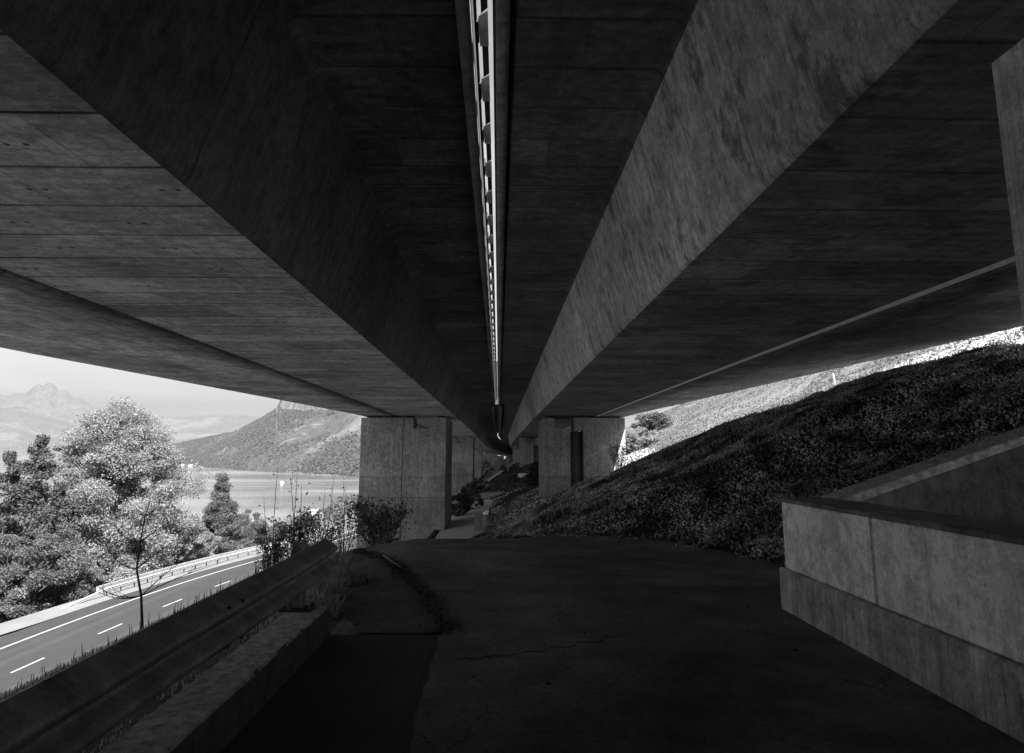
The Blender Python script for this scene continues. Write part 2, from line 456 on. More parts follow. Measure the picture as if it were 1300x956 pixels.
def ht(X, Y):
    X = np.asarray(X, float); Y = np.asarray(Y, float)
    P = (np.interp(Y - .5, PY, PZ) + np.interp(Y, PY, PZ) + np.interp(Y + .5, PY, PZ)) / 3
    # lake side
    XR = X - np.clip(road_off(Y), 0, 60)
    sl = P - .155 * np.clip(-1.6 - X, 0, 2.4) - (.6 + .05 * road_off(Y)) * np.clip(-4.0 - X, 0, None)
    bump = .05 * vnoise(X, Y, 1.7, 3) * np.clip((-2 - X) / 3, 0, 1) + .6 * vnoise(X, Y, 19, 4) * np.clip((-44 - X) / 20, 0, 1)
    lake = -13.1 - .34 * np.clip(-38.5 - XR, 0, None)
    left = np.where(XR > -38.5, np.maximum(sl, -13.1), lake) + bump
    left = np.maximum(left, -80)
    # hill side
    Xt = np.interp(Y, TY, TX)
    d = X - Xt
    dd = np.clip(d, 0, None)
    bank = P + .46 * np.clip(dd, 0, 6) + .33 * np.clip(dd - 6, 0, 6) + .42 * np.clip(dd - 12, 0, 33) + .36 * np.clip(dd - 45, 0, 900)
    soft = np.exp(-(d / .5) ** 2) * .06
    bank = bank + soft * (d > -1.2) + np.clip(dd, 0, 1) * (.10 * vnoise(X, Y, 1.4, 1) + .05 * vnoise(X, Y, .5, 2)) + np.clip((X - 14) / 15, 0, 1) * 1.1 * vnoise(X, Y, 13, 5)
    return np.where(X < -1.6, left, bank)

def hz(x, y): return float(ht(x, y))

def spaced(*segs):
    out = []
    for a, b, st in segs: out += list(np.arange(a, b, st))
    out.append(segs[-1][1]); return np.array(out)

gx = spaced((-420, -120, 20), (-120, -44, 4), (-44, -22, 1.5), (-22, -8, .6), (-8, 8, .22), (8, 22, .5), (22, 70, 3), (70, 300, 15), (300, 1300, 70))
gy = spaced((-320, -40, 20), (-40, 2, 3), (2, 6.6, .4), (6.6, 24, .22), (24, 60, .8), (60, 140, 3), (140, 500, 15), (500, 2400, 70))
GX, GY = np.meshgrid(gx, gy)
GZ = ht(GX, GY)
V = np.stack([GX, GY, GZ], -1).reshape(-1, 3)
nx, ny = len(gx), len(gy)
ii = (np.arange(ny - 1)[:, None] * nx + np.arange(nx - 1)[None, :]).ravel()
Fq = np.stack([ii, ii + 1, ii + nx + 1, ii + nx], 1)
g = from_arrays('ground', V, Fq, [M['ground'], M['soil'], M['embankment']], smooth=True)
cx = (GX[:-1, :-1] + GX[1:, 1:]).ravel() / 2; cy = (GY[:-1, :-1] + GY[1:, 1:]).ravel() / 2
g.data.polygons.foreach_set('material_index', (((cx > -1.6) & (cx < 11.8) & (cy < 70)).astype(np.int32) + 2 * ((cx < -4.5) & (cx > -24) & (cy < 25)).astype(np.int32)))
tag(g, kind='structure')

def strip(name, ys, xl, xr, mat, lift=.02, nxs=10, parent=None, curve=None, zfun=None, edge=0.0):
    """a thin draped sheet between two side lines"""
    VV = []; FF = []
    for j, y in enumerate(ys):
        a = float(xl(y)); b_ = float(xr(y))
        if edge:
            a += edge * float(vnoise(y, 3, .35, 8)) + edge * .6 * float(vnoise(y, 3, .11, 9))
        for i in range(nxs + 1):
            x = a + (b_ - a) * i / nxs
            z = (zfun(x, y) if zfun else hz(x, y)) + lift
            VV.append((x, y, z))
    for j in range(len(ys) - 1):
        for i in range(nxs):
            o = j * (nxs + 1) + i
            FF.append((o, o + 1, o + nxs + 2, o + nxs + 1))
    return from_arrays(name, VV, FF, mat, parent, smooth=True)

I = lambda xs, vs: (lambda y: np.interp(y, xs, vs))
ys = np.arange(-24, 24.01, .12)
old = strip('old_path_surface', np.arange(-24, 6.6, .12), I([-24, 6.2, 6.9], [-1.5, -1.5, -1.75]), I([-24, 14.6], [.4, .2]), M['asphalt_wet'], .008, 12)
tag(old, kind='structure')
old = strip('path_patch', np.arange(6.38, 14.6, .06), I([6.2, 6.9, 9, 12, 14.6], [-1.5, -1.75, -1.9, -2.6, -3.2]), I([6, 14.6], [.2, .2]), M['asphalt_old'], .02, 12, edge=.08)
tag(old, kind='structure')
path = strip('path', ys, I([-24, 4.8, 6.7, 8.2, 10.3, 12.1, 13.4, 24], [-.45, -.5, -.5, -.9, -1.6, -2.35, -2.8, -4]),
             I([-24, 6.9, 7.3, 7.7, 9.8, 12.2, 13.5, 16, 20, 24], [2.9, 2.9, 2.9, 3.9, 3.9, 2.85, 1.3, -.1, -1.3, -1.3]), M['asphalt'], .03, 26, edge=.03)
tag(path, kind='structure')
lp = strip('lower_path', np.arange(24, 72, .8), I([24, 72], [-4.2, -3.9]), I([24, 30, 60, 66, 72], [-1.3, -1.0, -1.0, .5, 6.0]), M['lower_path'], .04, 8)
tag(lp, kind='structure')
fp = strip('hillside_path', np.arange(84, 170, 3), I([84, 110, 150, 170], [-4.2, -3.2, 1.2, 4]), I([84, 110, 150, 170], [-2.0, -1.0, 3.8, 6.5]), M['lower_path'], .3, 4)
tag(fp, kind='structure')

cr = []
for k in range(40):
    f = k / 39; cr.append((-.35 + 1.35 * f + .02 * math.sin(k * 1.7), 5.55 + .62 * f ** 1.5 + .035 * math.sin(k * .9) + .02 * rnd.uniform(-1, 1), -1.566))
mb = MB()
for a, b_ in zip(cr[:-1], cr[1:]):
    w0 = .006 + .012 * rnd.random(); mb.add([(a[0], a[1] - w0, a[2]), (b_[0], b_[1] - w0, b_[2]), (b_[0], b_[1] + w0, b_[2]), (a[0], a[1] + w0, a[2])], [(0, 1, 2, 3)])
tag(mb.build('path_crack', M['seam']), kind='structure')
# dark kerb along the lower path
mb = MB()
for y in np.arange(30, 72, 2): mb.box(-4.45, -4.2, y, y + 1.985, hz(-4.3, y) - .4, hz(-4.3, y) + .28)
tag(mb.build('path_kerb', M['steel_dark'], bevel=.02), 'dark low kerb edging the lake side of the lower pale path', 'kerb')
# low wall where the lower path turns
mb = MB(); mb.box(-2.2, 5.6, 73.0, 73.5, -6, hz(0, 72) + .34)
tag(mb.build('low_wall', M['edge'], bevel=.03), 'low horizontal concrete edge across the end of the lower path', 'wall')

# road
RY = np.concatenate([np.arange(-60, 140, 2.0), np.arange(140, 420, 8.0)])
ROADZ = -13.0
off = lambda y: float(road_off(y))
def rstrip(name, x0, x1, mat, lift, parent=None, ya=-60, yb=420, n=4):
    yy = [y for y in RY if ya <= y <= yb]
    return strip(name, yy, lambda y: x0 + off(y), lambda y: x1 + off(y), mat, lift, n, parent, zfun=lambda x, y: ROADZ)
road = rstrip('road', -35.4, -24.6, M['road'], .02, n=16); tag(road, kind='structure')
sh = strip('road_shoulder', RY, I([-60, 36, 44, 57, 75, 420], [-39.5, -39.5, -38.9, -38.2, -37.9, -37.9]), I([-60, 44, 57, 75, 420], [-37, -36.4, -35.4, -35.2, -35.2]),
           M['shoulder'], .05, 3, zfun=lambda x, y: ROADZ)
for v_ in sh.data.vertices: v_.co.x += off(v_.co.y)
tag(sh, kind='structure')
dr = rstrip('drain_seam', -33.75, -33.5, M['seam'], .028, road)
el = rstrip('edge_line', -33.38, -33.18, M['paint'], .032, road)
el2 = rstrip('edge_line', -25.2, -25.0, M['paint'], .032, road)
y = -26.0; mk = None
ds = 43.6
y0 = ds - 8.72 * 8
for k in range(26):
    a = y0 + 8.72 * k
    VV = [(-29.1 + off(a), a, 0), (-28.95 + off(a), a, 0), (-28.95 + off(a + 3), a + 3, 0), (-29.1 + off(a + 3), a + 3, 0)]
    me = bpy.data.meshes.new('lane_dash'); me.from_pydata([(p[0], p[1], ROADZ + .032) for p in VV], [], [(0, 1, 2, 3)])
    link_mesh('lane_dash', me, M['paint'], road)

# guard rail on the far side of the road
w_prof = [(0, 0), (.05, .03), (.085, .08), (.085, .10), (.02, .135), (.02, .175), (.085, .21), (.085, .23), (.05, .28), (0, .31)]
def w_beam(mb, pts, side=1, h0=.0, th=.006, flare=None):
    """W profile swept along pts (x,y,z of the beam's bottom); side=+1 bulges to +X"""
    n = len(w_prof); base = len(mb.v)
    for (x, y, z) in pts:
        for (a, b) in w_prof: mb.v.append((x + side * a, y, z + b))
        for (a, b) in w_prof: mb.v.append((x + side * (a - .012), y, z + b))
    for j in range(len(pts) - 1):
        for i in range(n - 1):
            o = base + j * 2 * n + i; q = o + 2 * n
            mb.f.append((o, o + 1, q + 1, q)); mb.m.append(0)
            mb.f.append((o + n, q + n, q + n + 1, o + n + 1)); mb.m.append(0)
        for i in (0, n - 1):
            o = base + j * 2 * n + i; q = o + 2 * n
            mb.f.append((o, q, q + n, o + n)); mb.m.append(0)
fr = empty('roadside_guardrail', (-36.6, 60, ROADZ))
tag(fr, 'bright galvanised guardrail with ramped end on the far side of the road below', 'guardrail')
mb = MB(); pts = []
for y in list(np.arange(59.5, 66, 1.0)) + list(np.arange(66, 400, 3.0)):
    drop = np.interp(y, [59.5, 65.5], [-.35, .48])
    xx = np.interp(y, [59.5, 65.5, 73], [-37.1, -36.6, -36.5])
    pts.append((xx + off(y) + 36.6, y - 60, drop))
w_beam(mb, pts); mb.build('rail', M['galv_far'], fr)
pm = MB(); pm.box(-.08, 0, -.05, .05, -.3, .72)
pme = None
for y in np.arange(65.5, 262, 2.0):
    if pme is None:
        o = pm.build('rail_post', M['steel_dark'], fr); pme = o.data
    else:
        o = bpy.data.objects.new('rail_post', pme); COL.objects.link(o); o.parent = fr
    o.location = (off(y) + .0, y - 60, 0)
# pale parapet behind it
bw = MB()
yy = list(np.arange(65.5, 400, 3.0))
for a, b_ in zip(yy[:-1], yy[1:]):
    xa, xb = -37.35 + off(a), -37.35 + off(b_)
    V8 = [(xa - .25, a, -14), (xa, a, -14), (xb, b_, -14), (xb - .25, b_, -14), (xa - .25, a, -12.15), (xa, a, -12.15), (xb, b_, -12.15), (xb - .25, b_, -12.15)]
    bw.add(V8, [(0, 3, 2, 1), (4, 5, 6, 7), (0, 1, 5, 4), (1, 2, 6, 5), (2, 3, 7, 6), (3, 0, 4, 7)])
tag(bw.build('roadside_parapet', M['road_parapet']), 'long pale parapet wall behind the far roadside guardrail', 'parapet')

# ---------------------------------------------------------------- viaduct
DY = np.concatenate([np.arange(-60, 0, 6.0), np.arange(0, 60, 2.0), np.arange(60, 520, 6.0)])
def xc(y): return float(-.003 * np.clip(y, 0, 150) + .00055 * np.clip(y - 150, 0, None) ** 2)
def dz(y): return float(-5.2e-5 * np.clip(y, 0, None) ** 2) if y < 300 else -4.68 - .0312 * (y - 300)
def sweep(name, sec, mats, parent, ys=DY, midx=None):
    """closed cross-section sec(y)->[(x,z)] swept along the bridge"""
    s0 = sec(0.0); n = len(s0); VV = []; FF = []; mi = []
    for y in ys:
        for (x, z) in sec(y): VV.append((x + xc(y), y, z + dz(y)))
    for j in range(len(ys) - 1):
        for i in range(n):
            i2 = (i + 1) % n; o = j * n
            FF.append((o + i, o + n + i, o + n + i2, o + i2)); mi.append(midx[i] if midx else 0)
    o = from_arrays(name, VV, FF, mats, parent)
    o.data.polygons.foreach_set('material_index', mi)
    bm = bmesh.new(); bm.from_mesh(o.data)
    bmesh.ops.recalc_face_normals(bm, faces=bm.faces); bm.to_mesh(o.data); bm.free()
    return o
LE = I([-60, 17, 47, 520], [-12.4, -12.4, -9.5, -9.5]); RE = I([-60, 15, 47, 520], [10.7, 10.7, 8.95, 8.95])
def sec_l(y):
    e = float(LE(y)); k = min(0, e + 8.6) * 0
    a, b_ = -7.0, -8.2
    return [(-.48, 4.76), (-2.27, 4.76), (-2.36, 4.66), (-3.0, 2.62), (-3.06, 2.55), (a, 2.55), (a - .01, 2.50), (b_, 2.52), (b_ - .01, 2.545), (e + .03, 2.55), (e, 2.58), (e + .35, 4.75), (e + .35, 4.95), (-.48, 5.05)]
def sec_r(y):
    e = float(RE(y)); a, b_ = 6.8, 8.2
    return [(.11, 4.76), (1.98, 4.76), (2.07, 4.66), (2.56, 2.62), (2.62, 2.55), (a, 2.55), (a + .02, 2.485), (b_, 2.50), (b_ + .01, 2.52), (e - .03, 2.53), (e, 2.56), (e - .35, 4.75), (e - .35, 4.95), (.11, 5.05)]
mid = [0, 0, 1, 1, 2, 3, 2, 2, 2, 2, 1, 1, 1, 1]
vl = empty('viaduct', (-6, 0, 0)); tag(vl, 'left concrete box girder viaduct with pale board marked underside, on the lake side', 'viaduct', 'parallel motorway viaducts')
vr = empty('viaduct', (6, 0, 0)); tag(vr, 'right concrete box girder viaduct with blotchy stained web, on the hillside', 'viaduct', 'parallel motorway viaducts')
def into(o, p): o.parent = p; o.location = -p.location; return o
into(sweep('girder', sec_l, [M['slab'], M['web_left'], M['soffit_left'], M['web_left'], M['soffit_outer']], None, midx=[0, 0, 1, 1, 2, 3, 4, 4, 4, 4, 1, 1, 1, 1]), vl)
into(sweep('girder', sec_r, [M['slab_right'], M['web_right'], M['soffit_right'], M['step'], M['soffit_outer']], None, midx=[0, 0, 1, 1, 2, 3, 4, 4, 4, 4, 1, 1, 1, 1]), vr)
# edge beams at the slit
into(sweep('edge_beam', lambda y: [(-.34, 4.70), (-.48, 4.70), (-.485, 5.1), (-.34, 5.1)], [M['edge']], None, midx=[0] * 4), vl)
into(sweep('edge_beam', lambda y: [(-.045, 4.70), (.11, 4.70), (.115, 5.1), (-.045, 5.1)], [M['edge']], None, midx=[0] * 4), vr)
# parapets on the outer and inner edges
into(sweep('parapet', lambda y: [(-.04, 5.1), (.02, 5.1), (.02, 5.75), (-.04, 5.75)], [M['edge']], None, midx=[0] * 4), vr)  # hillside inner parapet, unseen, added to block sun through the slit
into(sweep('parapet', lambda y: [(-.36, 5.1), (-.42, 5.1), (-.42, 5.9), (-.36, 5.9)], [M['steel_dark']], None, midx=[0] * 4), vl)
into(sweep('cornice', lambda y: [(LE(y) + .2, 4.75), (LE(y) + .2, 5.35), (LE(y) + .5, 5.35), (LE(y) + .5, 4.75)], [M['edge']], None, midx=[0] * 4), vl)
into(sweep('cornice', lambda y: [(RE(y) - .2, 4.75), (RE(y) - .2, 5.35), (RE(y) - .5, 5.35), (RE(y) - .5, 4.75)], [M['edge']], None, midx=[0] * 4), vr)

# median railing hung in the slit
mr = empty('median_railing', (-.2, 0, 5)); tag(mr, 'steel railing with hanging grey brackets in the slit between the viaducts', 'railing')
YS1 = np.arange(-30, 70, 2.0)
def bar(name, x0, x1, z0, z1, mat, ys=YS1):
    o = sweep(name, lambda y: [(x0, z0), (x1, z0), (x1, z1), (x0, z1)], [mat], None, ys=ys, midx=[0] * 4)
    return into(o, mr)
bar('side_rail', -.318, -.282, 5.2, 5.26, M['steel_dark'])
bar('lower_rail', -.095, -.055, 5.55, 5.7, M['steel_dark'])
# longitudinal cover plates, split by an oblique gap at every bracket
P0, STEP = 3.9, 1.42
def slab_part(name, pts, mat, th=.02):
    m_ = MB(); m_.add([(a, b, 0) for a, b in pts] + [(a, b, th) for a, b in pts], [(0, 3, 2, 1), (4, 5, 6, 7), (0, 1, 5, 4), (1, 2, 6, 5), (2, 3, 7, 6), (3, 0, 4, 7)])
    return m_.build(name, mat, mr)
X0, X1 = -.262, -.15
cov = slab_part('cover_plate', [(X0 + .03, 0), (X1, 0), (X1, .64), (X0 + .03, .74)], M['steel_dark'])
brk = slab_part('bracket', [(X0, .80), (X1, .70), (X1, STEP), (X0, STEP)], M['bracket'])
m3 = MB(); m3.box(X0 - .03, X0 - .004, .86, 1.3, -.03, .12); hng = m3.build('hanger', M['steel_dark'], mr)
trio = [cov, brk, hng]
for k in range(-4, 44):
    y = P0 + STEP * k
    if k > -4:
        trio = []
        for src in (cov, brk, hng):
            q = bpy.data.objects.new(src.name.split('.')[0], src.data); COL.objects.link(q); q.parent = mr; trio.append(q)
    for q in trio: q.location = (xc(y) + .2, y, 5.2 + dz(y) - 5)
# beyond the second pier the slit is covered; two pale strips line it
ci = sweep('joint_cover', lambda y: [(-.36, 4.74), (-.03, 4.74), (-.03, 4.84), (-.36, 4.84)], [M['steel_dark']], None, ys=np.arange(68, 146, 6.0), midx=[0] * 4)
into(ci, vl)
into(sweep('drip_strip', lambda y: [(-.72, 4.5), (-.52, 4.5), (-.50, 4.762), (-.74, 4.762)], [M['edge']], None, ys=np.arange(66, 140, 6.0), midx=[0] * 4), vl)
into(sweep('drip_strip', lambda y: [(.14, 4.5), (.34, 4.5), (.36, 4.762), (.12, 4.762)], [M['edge']], None, ys=np.arange(66, 140, 6.0), midx=[0] * 4), vr)

# piers: thick wall piers with a window notch under the girder
def pier_left(y0, parent, first):
    sx, sz = xc(y0), dz(y0); TH = 6.3; ox, oy, oz = parent.location
    top = 2.40 + sz; z0 = min(hz(-9.5, y0), hz(-9.5, y0 + TH)) - 1.0
    mb = MB()
    mb.prism_y([(-6.54, z0), (-4.3, z0), (-4.3, top - .75), (-5.87, top - .75), (-5.87, top), (-6.54, top)], y0, y0 + 2.0)
    m0 = MB(); m0.box(-4.297, -3.63, y0 - .003, y0 + TH, z0, top)
    root = mb.build('pier', M['pier'], None); root.location = (sx, 0, 0)
    into_p(root, parent)
    m0.build('pier_column', M['pier'], root)
    m2 = MB(); m2.prism_y([(-9.45, z0), (-6.585, z0), (-6.585, top), (-9.45, top)], y0 + .03, y0 + 2.0)
    q = m2.build('pier_shaft', M['pier'], root)
    m4 = MB(); m4.box(-6.59, -6.535, y0 + .12, y0 + 1.9, z0, top - .02); m4.build('joint', M['joint'], root)
    for (a, b_) in ((-9.1, -8.3), (-6.45, -5.95), (-4.2, -3.75)):
        m3 = MB(); m3.box(a, b_, y0 + .3, y0 + 1.7, top, 2.56 + sz - .01); m3.build('bearing', M['steel_dark'], root)
    return root
def into_p(o, p):
    l = o.location.copy(); o.parent = p; o.location = l - p.location
def pier_right(y0, parent):
    sx, sz = xc(y0), dz(y0); TH = 6.3
    top = 2.40 + sz; z0 = min(hz(3.0, y0), hz(3, y0 + TH), -1.6) - 1.0
    mb = MB(); mb.prism_y([(3.82, z0), (4.9, z0), (4.9, top - .75), (3.82, top - .75)], y0, y0 + 2.0)
    m0 = MB(); m0.box(3.07, 3.817, y0 - .003, y0 + TH, z0, top)
    root = mb.build('pier', M['pier'], None); root.location = (sx, 0, 0); into_p(root, parent)
    m0.build('pier_column', M['pier_near'] if y0 == -2.4 else M['pier'], root)
    m2 = MB(); m2.box(5.84, 8.7, y0, y0 + 2.0, z0, top); m2.build('pier_shaft', M['pier'], root)
    m2 = MB(); m2.tube([(5.37, y0 + 1.3, z0), (5.37, y0 + 1.3, top - .9)], .462, 24); m2.build('round_column', M['web_left'], root, smooth=False)  # dark web concrete on the column stands in for the recess shadow
    m2 = MB(); m2.box(5.18, 5.836, y0 + .1, y0 + 1.9, top - .86, top); m2.build('cross_block', M['pier'], root)
    for (a, b_) in ((3.2, 3.7), (6.1, 6.6), (7.6, 8.4)):
        m3 = MB(); m3.box(a, b_, y0 + .3, y0 + 1.7, top, 2.56 + sz - .01); m3.build('bearing', M['steel_dark'], root)
for k, y0 in enumerate([-52.4, -2.4, 47.3, 97.3, 147.3, 197.3, 247.3, 297.3, 347.3, 397.3, 447.3]):
    pier_left(y0, vl, k == 0) if y0 != -2.4 else pier_left(y0, vl, 0)
    pier_right(y0, vr)

# ---------------------------------------------------------------- concrete walls on the right
rw = empty('parapet_wall', (2.9, 7, -1.6)); tag(rw, 'pale concrete parapet wall with streaked plinth and rising dark wing wall, right of the path', 'wall')
def wpart(mb, nm, mat, bevel=.015):
    o = mb.build(nm, mat, None, bevel=bevel); into_p(o, rw); return o
mb = MB(); mb.rough_box(2.85, 3.45, -14, 7.22, -2.4, -1.17, .007); wpart(mb, 'plinth', M['plinth'], 0)
mb = MB(); mb.box(2.905, 3.40, -14, 7.20, -1.168, -.517); wpart(mb, 'wall_face', M['wall'], .01)
mb = MB(); mb.rough_box(2.897, 3.43, -14, 7.21, -.515, -.475, .005, c=.006); wpart(mb, 'coping', M['wing'], 0)
mb = MB()
# wing wall rising along the bank
def wing(x0, z0, x1, z1, ya, yb, th, zb):
    V8 = [(x0, ya, zb), (x1, yb, zb), (x1, yb + th, zb), (x0, ya + th, zb), (x0, ya, z0), (x1, yb, z1), (x1, yb + th, z1), (x0, ya + th, z0)]
    return V8, [(0, 3, 2, 1), (4, 5, 6, 7), (0, 1, 5, 4), (1, 2, 6, 5), (2, 3, 7, 6), (3, 0, 4, 7)]
mb.add(*wing(3.435, -.56, 12.5, 2.32, 7.0, 7.3, .42, -2.4)); wpart(mb, 'wing_wall', M['wing'], .02)
mb = MB(); mb.add(*wing(3.435, -.557, 12.5, 2.325, 6.97, 7.27, .5, 0)); 
V8 = [(3.435, 6.96, -.555), (12.5, 7.26, 2.325), (12.5, 7.78, 2.325), (3.435, 7.48, -.555), (3.435, 6.99, -.47), (12.5, 7.29, 2.41), (12.5, 7.76, 2.41), (3.435, 7.45, -.47)]
mb = MB(); mb.add(V8, [(0, 3, 2, 1), (4, 5, 6, 7), (0, 1, 5, 4), (1, 2, 6, 5), (2, 3, 7, 6), (3, 0, 4, 7)]); wpart(mb, 'wing_coping', M['kerb'], .015)
mb = MB(); mb.add(*wing(4.4, -1.3, 12.5, .75, 6.2, 6.45, .78, -2.4)); wpart(mb, 'ledge', M['wing'], .02)

# ---------------------------------------------------------------- near guardrail on a concrete kerb
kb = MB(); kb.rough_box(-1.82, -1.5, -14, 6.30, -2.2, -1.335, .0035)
kb_o = tag(kb.build('kerb_wall', [M['kerb'], M['kerb_shade']]), 'rough low concrete kerb wall under the near guardrail, left of the path', 'kerb')
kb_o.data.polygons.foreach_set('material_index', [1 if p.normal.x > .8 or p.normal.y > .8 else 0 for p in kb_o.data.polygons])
gr = empty('guardrail', (-1.66, 6.2, -1.335)); tag(gr, 'dark weathered W beam guardrail in the left foreground, on the concrete kerb', 'guardrail')
mb = MB()
ysr = list(np.arange(-14, 6.3, .6)) + [6.28]
pts = [(.0, y - 6.2, .175 + .004 * math.sin(y * 2.1)) for y in ysr]
# rounded end: the beam curls back round the last post
pts.append((.0, .32, .18)); pts.append((.0, .48, .185))
w_prof = [(.015 + .105 * (.5 - .5 * math.cos(4 * math.pi * k / 28)) ** .75 + (.03 if 5 < k < 23 else 0) * math.sin(math.pi * (k - 5) / 18), .345 * k / 28) for k in range(29)]
w_beam(mb, pts, 1); rl = mb.build('rail', M['galv'], gr, smooth=True)
for yl in (-2.0, -6.0):
    m1 = MB(); w_beam(m1, [(.004, yl - .16, .176), (.004, yl + .16, .176)], 1); m1.build('lap_joint', M['galv'], gr, smooth=True)
    for bz in (.07, .16, .19, .28):
        for by in (-.1, .1):
            m1 = MB(); bxp = .015 + .105 * (.5 - .5 * math.cos(4 * math.pi * bz / .345)) ** .75 + .012
            m1.tube([(bxp - .01, yl + by, .176 + bz), (bxp + .006, yl + by, .176 + bz)], .009, 8); m1.build('bolt', M['steel_dark'], gr)
pm = MB()
for k, yp in enumerate((6.15, 2.15, -1.85, -5.85)):
    if k == 0:
        p1 = MB(); p1.add([(-.13,-.05,0),(-.13,.05,0),(-.124,.05,0),(-.124,.004,0),(-.026,.004,0),(-.026,.05,0),(-.02,.05,0),(-.02,-.05,0),(-.026,-.05,0),(-.026,-.004,0),(-.124,-.004,0),(-.124,-.05,0)]+[(-.13,-.05,.56),(-.13,.05,.56),(-.124,.05,.56),(-.124,.004,.56),(-.026,.004,.56),(-.026,.05,.56),(-.02,.05,.56),(-.02,-.05,.56),(-.026,-.05,.56),(-.026,-.004,.56),(-.124,-.004,.56),(-.124,-.05,.56)],[tuple(range(12))[::-1],tuple(range(12,24))]+[(i,(i+1)%12,12+(i+1)%12,12+i) for i in range(12)])
        po = p1.build('rail_post', M['galv'], gr)
        p2 = MB(); p2.box(-.2, .06, -.1, .1, .002, .018); pb = p2.build('base_plate', M['steel_dark'], gr)
        bolts = []
        for bx in (-.16, .03):
            for by in (-.07, .07):
                p3 = MB(); p3.tube([(bx, by, .018), (bx, by, .045)], .012, 6); bolts.append(p3.build('bolt', M['steel_dark'], gr))
        base = (po, pb, *bolts)
        quad = base
    else:
        quad = []
        for b_ in base:
            q = b_.copy(); COL.objects.link(q); quad.append(q)
    for q in quad: q.location = (0, yp - 6.2, 0)

# ---------------------------------------------------------------- plants
def leaf_quads(C, N_, size, flat=0.0, asp=.55, fold=.25):
    """rhombic leaves at centres C with normals jittered; returns V,F"""
    n = len(C)
    nrm = rng.normal(size=(n, 3)); nrm[:, 2] = np.abs(nrm[:, 2]) * (1 + flat * 3) if flat else nrm[:, 2]
    if N_ is not None: nrm = nrm * .6 + N_
    nrm /= np.linalg.norm(nrm, axis=1, keepdims=True) + 1e-9
    t = rng.normal(size=(n, 3)); t -= nrm * (t * nrm).sum(1, keepdims=True); t /= np.linalg.norm(t, axis=1, keepdims=True) + 1e-9
    b = np.cross(nrm, t)
    s = size * rng.uniform(.6, 1.35, (n, 1))
    V = np.empty((n, 4, 3))
    V[:, 0] = C - t * s * .5
    V[:, 1] = C + b * s * asp * .5 + nrm * s * fold * .4
    V[:, 2] = C + t * s * .55
    V[:, 3] = C - b * s * asp * .5 + nrm * s * fold * .4
    F_ = np.arange(n * 4).reshape(n, 4)
    return V.reshape(-1, 3), F_

def limb_skeleton(mb, h, spread, trunk_r, rnd_, n_limb=9, lean=0.0, first=.25, up=.5, sub=3):
    """tapered trunk with limbs; returns tip points"""
    tips = []
    tp = []
    x = y = 0.0
    K = 9
    for i in range(K + 1):
        f = i / K
        x += rnd_.uniform(-1, 1) * h * .012 + lean * h / K; y += rnd_.uniform(-1, 1) * h * .012
        tp.append(Vector((x, y, f * h)))
    mb.tube(tp, [trunk_r * (1 - .88 * (i / K)) * (1.25 if i == 0 else 1) for i in range(K + 1)], 7)
    for k in range(n_limb):
        f = first + (1 - first) * (k + .5) / n_limb * .93
        p = tp[min(int(f * K), K - 1)].lerp(tp[min(int(f * K) + 1, K)], f * K - int(f * K))
        a = k * 2.4 + rnd_.uniform(-.4, .4)
        L = spread * (1.05 - .75 * f) * rnd_.uniform(.8, 1.15)
        d = Vector((math.cos(a), math.sin(a), up * rnd_.uniform(.6, 1.4)))
        pts = [p]; q = p.copy(); dd = d.copy()
        for j in range(4):
            q = q + dd * (L / 4); dd = (dd + Vector((rnd_.uniform(-.25, .25), rnd_.uniform(-.25, .25), .14))); pts.append(q.copy())
        r0 = trunk_r * .42 * (1.1 - f)
        mb.tube(pts, [r0 * (1 - .2 * j) for j in range(5)], 5)
        tips += pts[2:]
        for s_ in range(sub):
            b0 = pts[rnd_.randint(1, 4)]
            e = b0 + Vector((rnd_.uniform(-1, 1), rnd_.uniform(-1, 1), rnd_.uniform(-.1, .9))) * L * .35
            mb.tube([b0, b0.lerp(e, .5) + Vector((0, 0, L * .03)), e], [r0 * .4, r0 * .28, r0 * .12], 4)
            tips.append(e)
    return tips

